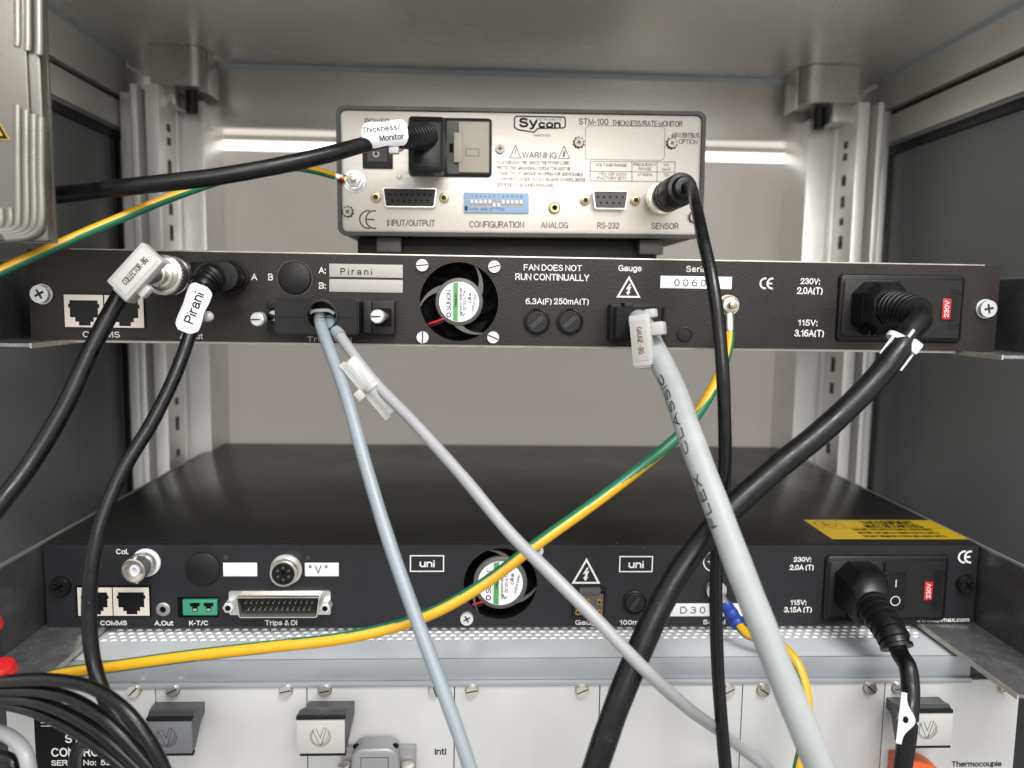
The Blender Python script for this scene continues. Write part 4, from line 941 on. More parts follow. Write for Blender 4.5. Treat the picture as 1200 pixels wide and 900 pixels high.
t3('B', 262.5, 267, 651, 656, 0, grey_pl); flush(m3, mb, 'lettering', pan); t3('A', 358.5, 364, 651, 656, 0, grey_pl); flush(m3, mb, 'lettering', pan)
for rr, q in (((481, 651.2, 519.8, 669.4), (491.8, 509.6, 656, 664.8)), ((726.3, 652.2, 764.4, 669.8), (736.5, 754.5, 657, 665.8))):
    t3('uni', *q, .2)
    r = m3.rect(*rr); mb.stroke([(r[0], r[2]), (r[1], r[2]), (r[1], r[3]), (r[0], r[3])], .6, Y2, white_ink, True); flush(m3, mb, 'framed_lettering', pan)
r = m3.rect(670, 653.8, 704, 684); hv_triangle(mb, *r, Y2, white_ink, 1.0); flush(m3, mb, 'hazard_symbol', pan)
r = m3.rect(1122.5, 645, 1143, 660.2); ce_mark(mb, *r, Y2, white_ink, 1.0); flush(m3, mb, 'conformity_mark', pan)
x, z = P(836, 658); mb.stroke(circ(x, z, 5.2, 40), .6, Y2, white_ink, True); mb.stroke([(x, z+3.6), (x, z)], .6, Y2, white_ink)
for k_ in range(3): mb.stroke([(x-3+k_, z-1.2*k_), (x+3-k_, z-1.2*k_)], .6, Y2, white_ink)
flush(m3, mb, 'earth_symbol', pan)
wlabel(m3, pan, (261.6, 659.4, 301.4, 675.2), label_w); wlabel(m3, pan, (357.4, 659.4, 397, 675.2), label_w, [('" V "', 362, 384, 662, 672)])
wlabel(m3, pan, (785.2, 707, 873, 722), label_w, [('D 3 0 7 9', 797, 848, 710.5, 719)])
for px, py, a in ((72, 686.4, .6), (1130.7, 684, .7)):
    mb = MB(); x, z = P(px, py); mb.cyl((x, 0, z), (0, -1, 0), 5.2, .7, blk_pl); screw(mb, x, z, 4.6, blk_screw, -.7, 'cross', a, 2.6, blk_hole); m3.part('rack_screw', mb, pan)
for px, py, a in ((629, 644.4, .3), (547, 724, .5)):
    mb = MB(); x, z = P(px, py); screw(mb, x, z, 3.4, zinc, 0, 'cross', a, 2.2); m3.part('fan_screw', mb, pan)
fan(m3, pan, fcx, fcz, frad, 26.5*kk, 0, 1.1)
r = m3.rect(92.5, 687.5, 176, 720.5); mb = MB(); mb.box(r[0]-1.4, r[1]+.6, -.5, 0, r[2]-.9, r[3]+.8, blk_pl); m3.part('jack_surround', mb, pan)
xm = (r[0]+r[1])/2-.4
for a, b in ((r[0], xm-.25), (xm+.25, r[1])):
    mb = MB(); rj45(mb, a, b, r[2], r[3], -.2); m3.part('network_jack', mb, pan)
mb = MB(); x, z = P(171.5, 659); mb.prism(circ(x, z, 7.2, 40), -1.4, 0, label_w, .3); bs = m3.part('coax_socket', mb, pan)
mb = MB(); mb.lathe([(6.2, 1.4), (6.2, 3), (5.2, 3.2), (5.2, 6), (5.7, 6.2), (5.7, 8), (6.1, 8.2), (6.1, 12), (5.3, 12.2), (5.1, 7.5), (.1, 7.5)], (x, 0, z), Vector((-.12, -1, -.02)), steel); mb.lathe([(2.6, 7.5), (2.6, 10.8), (1.3, 10.9), (1.2, 9)], (x, 0, z), Vector((-.12, -1, -.02)), label_w, 16)
for s in (-1, 1): mb.cyl((x-1.1, -9.5, z+s*5.6), (0, 0, s), 1.2, 1.7, steel, 12)
m3.part('coax_barrel', mb, bs)
mb = MB(); x, z = P(191.6, 713.6); mb.lathe([(3.6, 0), (3.6, .8), (3, 1.2), (1.7, 1.2), (1.6, .2)], (x, 0, z), (0, -1, 0), flange_edge); mb.cyl((x, -.3, z), (0, -1, 0), 1.65, .05, blk_hole); m3.part('audio_jack', mb, pan)
mb = MB(); r = m3.rect(208.8, 699.8, 256.2, 723); mb.box(r[0], r[1], -.4, 0, r[2], r[3], blk_hole); r = m3.rect(216, 701, 256, 719); mb.box(r[0], r[1], -2.4, -.2, r[2], r[3], teal_pl, .4)
for fx in (.36, .76):
    xa = r[0]+(r[1]-r[0])*fx; za = r[2]+(r[3]-r[2])*.62
    mb.box(xa-2.4, xa+2.4, -2.5, -2.3, za-.2, za+1.6, blk_hole); mb.box(xa-1.3, xa+1.3, -2.5, -2.3, za-3, za-.2, blk_hole); mb.box(xa-1, xa+1, -2.56, -2.45, za-2.6, za-1.4, steel)
m3.part('thermocouple_socket', mb, pan)
mb = MB(); x, z = P(238.6, 666.2); mb.prism(circ(x, z, 20*m3.k(238, 666), 40), -1.4, 0, blk_pl_m, .5); m3.part('blanking_cap', mb, pan)
mb = MB(); x, z = P(335.8, 667); mb.lathe([(8, 0), (8, 1), (6.8, 1.2), (6.8, 7.0), (6.5, 7.3), (5.7, 7.3), (5.5, 5.4), (.1, 5.4)], (x, 0, z), (0, -1, 0), steel); mb.cyl((x, -5.4, z), (0, -1, 0), 5.4, 1.5, blk_pl)
for i in range(6):
    a = R_(60*i+30); mb.cyl((x+3.1*math.cos(a), -6.92, z+3.1*math.sin(a)), (0, -1, 0), .7, .05, grey_pl, 10)
mb.box(x-1, x+1, -7, -6.8, z-.2, z+2.0, blk_hole); m3.part('round_socket', mb, pan)
r = m3.rect(269, 691.5, 388, 719.5); mb = MB(); mb.plate(rrect(r[0], r[1], r[2], r[3], 1.2), [], -1.2, 0, steel)
mb2 = m3.rect(281, 694, 378, 718); dsub(mb, mb2[0], mb2[1], mb2[2], mb2[3], 13, 12, True, blk_pl, -1.2, 5.5); dc = m3.part('trip_connector', mb, pan)
for px, py in ((272.5, 706), (384, 706.5)):
    mb = MB(); x, z = P(px, py); mb.prism(circ(x, z, 2.9, 6), -7.6, -1.2, zinc, .4); mb.cyl((x, -7.62, z), (0, -1, 0), 1.4, .05, blk_hole, 16); m3.part('screw_post', mb, dc)
mb = MB(); r = m3.rect(671, 688.5, 709, 721.5); mb.plate([(r[0], r[2]), (r[1], r[2]), (r[1], r[3]), (r[0], r[3])], [[(r[0]+.8, r[2]+.8), (r[0]+.8, r[3]-.8), (r[1]-.8, r[3]-.8), (r[1]-.8, r[2]+.8)]], -3.2, 0, blk_pl_m)
mb.box(r[0]+1.2, r[1]-1.2, -2.6, -.01, r[2]+1, r[3]-2.6, grey_pl, .4); mb.box(r[0]+3, r[1]-3, -3.6, -.5, r[3]-2.4, r[3]+.6, grey_pl, .3)
for a in (676.4, 688.6, 701.4):
    for b in (703, 715): x, z = P(a, b); mb.cyl((x, -2.6, z), (0, -1, 0), 1.55, .5, gold, 16, .2); mb.cyl((x, -3.12, z), (0, -1, 0), .7, .03, blk_hole, 10)
m3.part('gauge_socket', mb, pan)
mb = MB(); x, z = P(743.6, 705.5); R1 = 14.4*kk; mb.lathe([(R1, 0), (R1, 1.0), (R1*.9, 1.4), (R1*.86, .6)], (x, 0, z), (0, -1, 0), blk_pl, 40); mb.lathe([(R1*.8, 0), (R1*.8, 1.5), (R1*.74, 1.8)], (x, 0, z), (0, -1, 0), blk_pl_m, 40)
mb.M = Matrix.Translation((x, 0, z)) @ Matrix.Rotation(-1.05, 4, 'Y')
for s in (-.5, .5): mb.box(-R1*.55, R1*.55, -1.95, -1.75, s-.16, s+.16, grey_pl)
mb.M = None; m3.part('fuse_holder', mb, pan)
mb = MB(); x, z = P(838, 690); ES3 = (x+.6, z-145.8); mb.lathe([(5, 0), (5, 1)], (x, 0, z), (0, -1, 0), zinc); mb.prism(circ(x, z, 4, 6, .3), -4.4, -2.4, zinc, .4); mb.cyl((x, -2.4, z), (0, -1, 0), 1.9, 5.4, zinc, 16, .4); m3.part('earth_stud', mb, pan)
inlet(m3, pan, m3.rect(964.5, 650, 1107.5, 726.5), m3.rect(1079, 679, 1088.8, 700.5), m3.rect(1031.5, 670, 1055.5, 709))

# ================================================================== cables
def cord_part(th, path, d, m, name='cord', step=1.5, parent=None, seg=18):
    mb = MB(); ph = random.random()*6; fr = mb.tube(catmull(path, step), lambda s: d/2*(1+.010*math.sin(s*.27+ph)+.009*math.sin(s*.11+2*ph)), m, seg, ref=None); return th.part(name, mb, parent), fr
def boot(mb, path, m, r=None):
    mb.tube(catmull(path, .35), r, m, 22)
def wrap_tag(th, p0, p1, Y, h, m, body=None, ink=None, spin=0, hgt=.3, name='label_tag', lines=None):
    """flexible tag bent half round a cord between two photo points"""
    A, B = at(p0[0], p0[1], Y), at(p1[0], p1[1], Y); C = (A+B)/2; L = (B-A).length
    a = math.atan2(B.z-A.z, B.x-A.x); mb = MB(); mb.M = turn_frame(C, a)
    n = 24; m_ = 9; rad = h*.62
    rings = []
    for s_ in (0, 1):
        for i in range(n+1):
            u = -L/2+L*i/n; q = abs(2*i/n-1); w_ = h/2*(1-max(0, (q-.72)/.28)**2*.55-.10*math.cos(i/n*6.28*1)**2*(q < .5))
            row = []
            for j in range(m_):
                t = (j/(m_-1)*2-1)*w_; ang = t/rad; rr = rad-(.45 if s_ else 0)
                row.append((u, -rr*math.cos(ang)+rad*.35, rr*math.sin(ang)))
            rings.append(row)
    vs = [p for r in rings for p in r]; fs = []; half = (n+1)*m_
    for i in range(n):
        for j in range(m_-1):
            k = i*m_+j; fs.append((k, k+1, k+m_+1, k+m_)); fs.append((half+k, half+k+m_, half+k+m_+1, half+k+1))
    for i in range(n):
        for k in (i*m_, i*m_+m_-1): fs.append((k, k+m_, half+k+m_, half+k))
    for j in range(m_-1):
        for k in (j, n*m_+j): fs.append((k, k+1, half+k+1, half+k))
    mb.add(vs, fs, m)
    fn = lambda x_, z_: (x_, -(rad+.06)*math.cos(z_/rad)+rad*.35, (rad+.06)*math.sin(z_/rad))
    for (txt, du, dz, wd, cap, flip) in (lines or []):
        if flip: mb.text(txt, 0, 0, wd, cap, 0, black_ink, fn=lambda u, t: fn(du-u, dz-t))
        else: mb.text(txt, 0, 0, wd, cap, 0, black_ink, fn=lambda u, t: fn(du+u, dz+t))
    return th.part(name, mb)

# --- mains lead of the silver instrument
A = at(498, 165, 40)
c = Cable('power_cable', 'black mains cable with white thickness monitor tag, plugged into the silver instrument', 'cable', at(500, 172, 57))
def sz(px0, py0, px1, py1, Y): a = at(px0, py0, Y); b = at(px1, py1, Y); return a.x, b.x, b.z, a.z
mb = MB(); q0 = sz(479.5, 139.5, 522, 206, 54); q1 = sz(478, 139, 521, 206, 36)
for (q, y, g) in (): pass
mb.loft([[(x, y, z) for x, z in rrect(q[0]+g, q[1]-g, q[2]+g, q[3]-g, 2.2)] for q, y, g in ((q0, 57.5, .6), (q0, 46, .2), (q1, 38, 0), (q1, 33.5, .9), (q1, 32.6, 2.2))], blk_pl)
a, b = at(490, 193, 32), at(508, 193, 32); mb.box(a.x, b.x, 32.1, 33, a.z-.4, a.z+.4, blk_pl_m)
c.part('plug', mb)
mb = MB(); boot(mb, W3([(506, 160, 43), (499, 160, 35), (489, 160.5, 24), (475, 161.5, 12), (465, 162.5, 5)]), blk_pl, lambda s: 7.2-.075*s+(.8 if (s % 3.1) < 1.9 else 0)); c.part('strain_relief', mb)
pa = W3([(480, 160.5, 18), (455, 163.5, 2), (425, 170, -10), (385, 181, -22), (330, 193.5, -33), (250, 207.5, -41), (150, 219, -44), (60, 229, -40), (-40, 238, -30)])
cord_part(c, pa, 7.4, rub)
wrap_tag(c, (426, 161), (479, 156), -6.5, 13.5, tag_w, lines=[('Thickness/', -1.5, 2.2, 18, 2.7, 0), ('Monitor', 3, -2.2, 11.5, 2.7, 0)])
mb = MB(); k = at(462, 172, -8); mb.box(k.x-2.6, k.x+2.2, -9, -5, k.z-3.2, k.z+1.6, frost_pl, .8); mb.cyl((k.x+2, -8.8, k.z+2), (0, -1, 0), 1.3, 1.0, blk_hole, 12); c.part('tag_clip', mb)

# --- earth lead of the silver instrument
gs = m1.inv.inverted() @ Vector((GS[0], -2.5, GS[1]))
c = Cable('earth_wire', 'yellow and green earth wire from the silver instrument, running left under the ribbed box', 'wire', gs)
mb = MB(); mb.lathe([(4.9, 0), (4.9, .8)], gs+Vector((0, .4, 0)), (0, -1, 0), steel); e1 = at(399, 208, 54)
mb.tube([gs+Vector((-3, 0, .6)), e1+Vector((1, 0, 0)), at(391, 205.5, 53)], 1.9, steel, 10); mb.tube([at(404, 209.5, 54.2), at(398.5, 208, 54)], 2.1, copper, 10); c.part('ring_terminal', mb)
mb = MB(); mb.tube(catmull(W3([(391, 205.8, 53), (372, 200.5, 44), (345, 196, 30), (310, 199, 14), (260, 211, -6), (200, 231.5, -24), (140, 256, -40), (70, 286, -56), (0, 318, -66), (-50, 342, -70)])), 2.1, yel, 36, (yel, grn, lambda u: 78-12*u, 84), (0, -1, 0)); c.part('insulation', mb)

# --- sensor lead
sx0 = at(775, 234, 53); ax = (at(804, 219, 16)-sx0).normalized()
c = Cable('sensor_cable', 'thin black cable hanging from the round sensor socket of the silver instrument', 'cable', sx0)
mb = MB(); mb.lathe([(7.9, -2), (8.2, 0), (8.2, 3), (7.2, 3.4), (7.2, 8), (8.3, 8.3), (8.3, 12)], sx0, ax, steel, 36); c.part('coupling_ring', mb)
mb = MB(); mb.lathe([(7.6, 9), (8.6, 9.4), (8.6, 12), (8.0, 12.4), (8.0, 14), (8.6, 14.3), (8.6, 17), (8.1, 17.3), (8.1, 19), (8.7, 19.4), (8.7, 31), (8.0, 32.6), (6.3, 33), (5.2, 36), (3.5, 36.5)], sx0, ax, blk_pl, 36); c.part('plug', mb)
t = sx0+ax*34
pa = [t, t+ax*7+Vector((.6, 0, -1.0))]+W3([(816, 243, -22), (824, 280, -37), (833, 320, -48), (841, 370, -56), (846.5, 430, -61), (849, 490, -63), (849.5, 545, -64), (845.5, 600, -65), (840, 650, -65.5), (839, 710, -66), (841, 780, -68), (845, 840, -71), (851, 910, -74), (856, 960, -76)])
cord_part(c, pa, 5.7, rub2)

# --- coax lead with the clear label holder, upper unit
bx = m2.p(206.5, 323.5); org = Vector((bx[0], -4, bx[1]))
c = Cable('coax_cable', 'black coax cable with frosted label holder, from the metal bayonet plug to the left edge', 'cable', org)
mb = MB(); mb.lathe([(6.9, 0), (9.3, .4), (9.3, 3), (8.9, 3.4), (8.9, 5), (9.4, 5.4), (9.4, 12), (8.7, 12.6), (7.4, 12.8), (7.2, 11), (5.6, 11)], org, (-.04, -1, 0), steel, 40)
for i in range(36):
    a = 2*math.pi*i/36; mb.box(org.x+9.2*math.cos(a)-.25-.4, org.x+9.2*math.cos(a)+.25-.4, -15.5, -10, org.z+9.2*math.sin(a)-.25, org.z+9.2*math.sin(a)+.25, steel)
mb.lathe([(5.8, 10), (5.8, 14), (4.6, 14.4), (4.6, 19), (3.9, 19.4)], org, (-.06, -1, 0), steel, 32)
e1 = org+Vector((-1, -19, 0))
mb.tube(catmull([org+Vector((-1, -15, 0)), e1+Vector((-1, -3, -.3)), e1+Vector((-6, -7, -3)), e1+Vector((-12, -8, -7))], .6), 4.3, steel, 20); c.part('bayonet_plug', mb)
pa = [e1+Vector((-9, -7.6, -5))]+W3([(150, 332, -33), (133, 360, -38), (108, 408, -46), (75, 478, -58), (38, 540, -70), (2, 588, -82), (-40, 640, -92)])
cord_part(c, pa, 7.4, rub)
# holder: clear sleeve over a printed strip
C = at(161, 319, -47); a = math.atan2(at(182, 297, -46).z-at(140, 343, -46).z, at(182, 297, -46).x-at(140, 343, -46).x)
mb = MB(); mb.M = turn_frame(C, a, 0, -.15)
mb.box(-11.5, 11.5, -2.6, 2.6, -6.3, 6.3, frost_pl, 1.1); mb.box(-12.6, -7.5, -1.4, 6, -6, 3, frost_pl, 1.2); mb.box(-7, -1, 0, 4, -9.2, -5.6, frost_pl, 1.2)
hl = c.part('label_holder', mb)
mb = MB(); mb.M = turn_frame(C, a, 0, -.15); mb.box(-9.6, 9.9, -2.85, -2.62, -4.4, 4.4, label_h, .05); mb.text('COLLECTOR - BG', .5, -.3, 14.5, 3.0, -2.9, dark_ink); c.part('paper_label', mb, hl)

# --- Pirani lead
px_, pz_ = m2.p(273, 325); org = Vector((px_, -2, pz_))
c = Cable('pirani_cable', 'black cable with white Pirani tag, from the round socket marked A', 'cable', org)
mb = MB(); mb.lathe([(7.0, 0), (7.2, 1), (7.2, 12), (6.8, 13), (5, 13.2)], org, (0, -1, 0), blk_pl, 36)
k0 = at(252, 322, -16); mb.box(org.x-15.5, org.x+2, -14.5, -3.5, org.z-6.2, org.z+6.8, blk_pl, 1.6); c.part('plug', mb)
mb = MB(); boot(mb, [Vector((org.x-8, -11, org.z-.5))]+W3([(247, 325, -16), (240, 332, -20), (236, 341, -23), (233, 352, -25)]), blk_pl, lambda s: 6.4-.1*s+(.7 if (s % 2.6) < 1.6 else 0)); c.part('strain_relief', mb)
pa = W3([(238, 337, -22), (232, 356, -26), (223, 390, -32), (205, 440, -42), (178, 495, -53), (143, 553, -65), (119, 612, -74), (108, 665, -79), (104.5, 720, -82), (109, 772, -85), (122, 815, -90), (146, 855, -96), (176, 890, -100), (203, 925, -102)])
cord_part(c, pa, 5.9, rub)
wrap_tag(c, (240, 334), (219.5, 388), -31, 12.2, tag_w, lines=[('Pirani', -.5, .6, 14.5, 4.4, 1)])
mb = MB(); k = at(243, 371, -26); mb.ball(k, 3, 2.2, 2.6, frost_pl); mb.box(k.x-3.4, k.x, k.y-1, k.y+1, k.z-.5, k.z+1.2, frost_pl, .4); c.part('tag_clip', mb)

# --- trip connector hood with its two jackscrews
r = sz(329, 349.5, 425, 391.5, -9); hx0, hx1, hz0, hz1 = r
h = Thing('connector_hood', 'black plastic connector hood with long jackscrews, plugged in under the grey A and B labels', 'connector', ((hx0+hx1)/2, 0, hz0))
wv = h.org
mb = MB(); X0, X1, Z1 = hx0-wv.x, hx1-wv.x, hz1-hz0
hcx, hcz = h.p(377, 370, -22); hr = 17*h.k(377, 370, -22)
o = rrect(X0, X1, 0, Z1, 2)
mb.plate(o, [list(reversed(circ(hcx, hcz, hr, 40)))], -21, -6, blk_hood); mb.prism(o, -6.0, -1, blk_hood)
mb.plate(inset(o, .8), [list(reversed(circ(hcx, hcz, hr+.5, 40)))], -22, -21, blk_hood)
mb.lathe([(hr, 0), (hr+1.3, .1), (hr+1.1, .9), (hr, 1)], (hcx, -21.8, hcz), (0, -1, 0), blk_hood, 40, False)
mb.box(X0+.5, X1-.5, -22.1, -21.9, Z1*.47, Z1*.47+.25, blk_hole)
hb = h.part('hood_shell', mb)
for s, (a, b) in ((-1, (313.5, 329)), (1, (425.5, 463))):
    mb = MB(); xa, _ = h.p(a, 372, -6); xb, _ = h.p(b, 372, -6)
    if s < 0: mb.box(xa, xb, -8, -1, .6, 5.2, blk_pl_m, .6); mb.box(xa, xb, -8, -1, Z1-5.2, Z1-.6, blk_pl_m, .6); mb.box(xa, xb, -3, -1, .6, Z1-.6, blk_pl_m, .4)
    else: mb.box(xa, xb, -9, -1, 0, Z1-.4, blk_pl_m, .8); mb.box(xa+1, xa+5, -13, -8, .4, Z1-.8, blk_pl_m, .8); mb.box(xa+6, xb-1.4, -9.6, -8.8, 4, Z1-4, blk_hole, .2)
    h.part('side_lug', mb, hb)
for (a, b) in (((300, 374.5), (322, 370)), ((441, 371), (456, 370.5))):
    mb = MB(); xb, zb = h.p(b[0], b[1], -6); tip = at(a[0], a[1], -24)-wv; base = Vector((xb, -3, zb)); base = Vector((tip.x*.15+xb*.85, -5, zb)) if a[0] > 400 else base
    d = (tip-base); mb.lathe([(1.7, 0), (1.7, d.length-5), (3.1, d.length-4.8), (3.3, d.length-1), (2.8, d.length-.3)], base, d, steel if a[0] > 400 else blk_pl, 20)
    mb.lathe([(3.2, d.length-4.6), (3.35, d.length-1), (2.8, d.length-.25)], base, d, zinc, 20); u = d.normalized()
    mb.box(tip.x-2.6, tip.x+2.6, tip.y-.1, tip.y+.4, tip.z-.3, tip.z+.3, gasket)
    mb.lathe([(2.6, 0), (2.6, 4), (2.2, 4.4)], Vector((xb, -4, zb)), (0, -1, 0), zinc, 16)
    h.part('jackscrew', mb)
mb = MB(); q = [at(x, y, -14)-wv for x, y in ((361, 369), (366, 365), (376, 363.5), (386, 364), (392, 367.5))]
mb.tube(catmull(q, .6), .9, label_w, 10); h.part('cable_clamp', mb)
# --- the two cables of the hood
o = at(374, 371, -12)
c = Cable('trip_cable', 'blue grey cable leaving the black hood straight down to the bottom edge', 'cable', o)
cord_part(c, [o+Vector((0, 4, 1))]+W3([(375, 377, -17), (381, 396, -25), (392, 425, -33), (406, 465, -43), (430, 550, -60), (456, 635, -75), (486, 720, -88), (514, 795, -98), (541, 870, -106), (557, 920, -110)]), 5.7, grey_cab2)
o = at(387, 377, -12)
c = Cable('trip_cable', 'paler grey cable with clear sleeve leaving the black hood diagonally to the lower right', 'cable', o)
pa = [o+Vector((-1, 5, 1))]+W3([(389, 381, -17), (400, 396, -24), (418, 421, -31), (440, 449, -38), (482, 492, -50), (540, 556, -66), (598, 625, -82), (644, 671, -93), (698, 725, -103), (752, 781, -108), (800, 825, -96), (845, 858, -60), (878, 884, -42), (910, 908, -36)])
cord_part(c, pa, 5.1, grey_cab3)
mb = MB(); mb.tube(catmull([o+Vector((-1, 4, 1)), at(389, 381, -17), at(399, 395, -23.5)], .6), 3.1, grey_cab2, 18); c.part('sleeve_end', mb)
mb = MB(); mb.tube(catmull([at(379, 369, -11), at(382, 376, -16), at(385, 382, -17)], .6), 1.0, grn, 8); c.part('inner_core', mb)
A_, B_ = at(412, 420, -33), at(460, 484, -44); a = math.atan2(B_.z-A_.z, B_.x-A_.x); C_ = (A_+B_)/2
mb = MB(); mb.M = turn_frame(C_, a); L = (B_-A_).length/2
mb.box(-L, L, -.5, .5, -5.6, -2.4, clear_pl, .4); mb.box(-L+1, L-1, -4.2, 4.2, -3, 2.9, clear_pl, 2.2) if False else None
mb.lathe([(3.3, 0), (3.5, 1), (3.5, 2*L-3), (3.2, 2*L-2), (2.95, 2*L-2), (2.95, .5)], (-L+1, 0, 0), (1, 0, 0), clear_pl, 24)
mb.box(-2, 1.6, -4.2, 4, -6.6, -5.2, frost_pl, .5); mb.box(-2.4, 2.2, -4.6, -1, -8.4, -4.4, frost_pl, .8); mb.lathe([(3.7, 0), (4.2, .2), (4.2, 2.4), (3.7, 2.6)], (-1.2, 0, 0), (1, 0, 0), frost_pl, 24)
c.part('clear_sleeve', mb)

# --- thick grey lead at the gauge socket
r = sz(711, 355.5, 772, 399, -8)
c = Cable('gauge_cable', 'thick pale grey cable with black lettering along it, from the black gauge plug', 'cable', Vector(((r[0]+r[1])/2, 0, (r[2]+r[3])/2)))
mb = MB(); r0 = sz(712, 356, 773, 398.5, 0); r1 = sz(721, 357.5, 777, 400, -22)
mb.loft([[(x, y, z) for x, z in rrect(q[0]+g, q[1]-g, q[2]+g, q[3]-g, 1)] for q, y, g in ((r0, 0, 0), (r0, -11, 0), (r0, -11.1, 1.0), (r1, -21, .8), (r1, -21.4, 1.2))], blk_pl)
mb.box(r1[0]+5, r1[0]+9, -19, -8, r1[3]-1.4, r1[3]+1.2, blk_pl_m, .4); c.part('plug', mb)
pa = W3([(744, 372, -14), (752, 380, -26), (764, 404, -40), (788, 452, -60), (811, 517, -80), (838, 589, -97), (866, 664, -110), (897, 743, -120), (927, 818, -128), (958, 893, -134), (975, 935, -137)])
cc, fr = cord_part(c, pa, 10.5, grey_cab, seg=32)
mb = MB()
def on_tube(s0, th0):
    def f(u, t):
        s = s0-u
        lo = 0
        for i in range(len(fr)-1):
            if fr[i+1][4] >= s: lo = i; break
        p0, t0, n0, b0, a0 = fr[lo]; p1, t1_, n1, b1, a1 = fr[lo+1]; q = (s-a0)/(a1-a0); pt = p0.lerp(p1, q); tt = t0.lerp(t1_, q).normalized()
        n = Vector((0, -1, 0)); n = (n-tt*tt.dot(n)).normalized(); b = tt.cross(n); ang = th0+t/5.25
        return pt+(n*math.cos(ang)+b*math.sin(ang))*5.38
    return f
zs = fr[-1][4]
def s_at(py):
    best = min(fr, key=lambda q: abs((lambda v: 450-FPX*(v.dot(_up))/(v.dot(_fw)))(q[0]-CAM)-py)); return best[4]
for body, ya, yb in (('CLASSIC', 440, 538), ('FLEX', 558, 618), ('1', 421, 430)):
    sa, sb = s_at(ya), s_at(yb); mb.text(body, 0, 0, (sb-sa)*.94, 3.2, 0, black_ink, 0, .05, fn=on_tube((sa+sb)/2, R_(56)))
c.part('printed_legend', mb, cc)
A_, B_ = at(746, 370, -34), at(762, 428, -50); a = math.atan2(B_.z-A_.z, B_.x-A_.x); C_ = at(752.5, 399, -47)
mb = MB(); mb.M = turn_frame(C_, a, -.12, .5)
mb.box(-11.5, 11.5, -2.6, 2.6, -4.6, 4.8, frost_pl, 1.2); mb.box(8.5, 12.5, -2, 3.5, -4.0, 4.2, frost_pl, 1.3); mb.box(-7.5, -1.5, -1.5, 4.5, 4.5, 10.5, frost_pl, 1.2); mb.box(-13.5, -9.5, -1.2, 3.5, 2, 7.5, frost_pl, 1.2)
lh = c.part('label_holder', mb)
mb = MB(); mb.M = turn_frame(C_, a, -.12, .5); mb.box(-9, 9, -2.8, -2.62, -3.2, 3, label_g, .05); mb.text('GAUGE - BG', 0, 0, 12, 2.4, -2.85, dark_ink); c.part('paper_label', mb, lh)

# --- earth wire of the upper unit
o = Vector((ES[0], -2, ES[1]))
c = Cable('earth_wire', 'long yellow and green earth wire sweeping from the upper black unit to the lower left', 'wire', o)
mb = MB(); mb.lathe([(5, 0), (5, .9)], o, (0, -1, 0), steel); mb.tube([o+Vector((0, -.5, -3.5)), o+Vector((.4, -1, -7)), at(855, 389, -6)], 2.3, steel, 12); mb.tube([at(855, 388, -6), at(855, 393.5, -7)], 2.0, copper, 10); c.part('ring_terminal', mb)
def phi(u):
    for (a, pa_), (b, pb_) in zip(((0, 62), (.1, 68), (.2, 246), (.28, 315), (.44, 335), (.56, 342), (.7, 376), (1, 386)), ((.1, 68), (.2, 246), (.28, 315), (.44, 335), (.56, 342), (.7, 376), (1, 386), (1.01, 386))):
        if u <= b: return pa_+(pb_-pa_)*(u-a)/(b-a)
    return 368
mb = MB(); mb.tube(catmull(W3([(855, 391, -7), (853.5, 405, -11), (846, 432, -19), (832, 462, -27), (803, 503, -38), (755, 545, -47), (700, 587, -56), (630, 637, -65), (570, 682, -70), (520, 712, -73), (470, 732, -75), (400, 748, -76), (320, 757.5, -75), (220, 769, -73), (140, 780, -70), (75, 789, -66), (20, 803, -60)])), 2.55, yel, 40, (yel, grn, phi, lambda u: 72 if u < .5 else max(50, 72-80*(u-.5))), (0, -1, 0)); c.part('insulation', mb)
# --- short earth wire of the lower unit
o = Vector((ES3[0], -1.8, ES3[1]))
c = Cable('earth_wire', 'short earth wire with blue crimp sleeve, looping behind the thick grey cable', 'wire', o)
mb = MB(); mb.lathe([(5.2, 0), (5.2, .9)], o, (0, -1, 0), steel); mb.tube([o+Vector((1, -.6, -2)), at(846, 702, -5), at(850, 709, -8)], 2.7, steel, 14); mb.tube([at(848, 706, -7), at(853, 713, -9)], 2.3, copper, 10); c.part('ring_terminal', mb)
mb = MB(); mb.tube(catmull(W3([(850.5, 709, -8), (857, 719, -12), (866, 734, -18)]), .6), lambda s: 3.7-.3*abs(math.sin(s*.6)), blue_pl, 20); c.part('crimp_sleeve', mb)
mb = MB(); mb.tube(catmull(W3([(865, 732, -17), (874, 742, -22), (893, 749, -28), (915, 757, -36), (932, 775, -44), (943, 803, -50), (946, 835, -54), (942, 868, -56), (934, 905, -57), (928, 940, -57)])), 2.4, yel, 36, (yel, grn, lambda u: -25+20*u, 58), (0, -1, 0)); c.part('insulation', mb)

# --- mains lead of the upper unit
def iec(c, px, py, depth, w0=18, h0=27, dpx=(0, 0)):
    b = at(px, py, -3); f = Vector((b.x+dpx[0], -depth, b.z+dpx[1])); mb = MB()
    secs = [(b, -2.9, 1, 1), (b, -12, 1, 1), (b.lerp(f, .3), -depth*.66, 1, .98), (b.lerp(f, .6), -depth*.84, .96, .86), (f, -depth*.97, .86, .62), (f, -depth, .8, .56)]
    mb.loft([iec_section(q.x, q.z, w0*s, h0*t, y) for q, y, s, t in secs], blk_pl)
    for i in range(4):
        mb.box(b.x-w0*.30+i*2.6, b.x-w0*.30+i*2.6+.9, -15, -9, b.z-h0*.5-.3, b.z-h0*.3, blk_pl)
    for i in range(5):
        mb.box(b.x-w0*.5-.25, b.x-w0*.3, -15+i*2.2, -14+i*2.2, b.z-h0*.2, b.z+h0*.2, blk_pl)
    c.part('plug', mb); return f
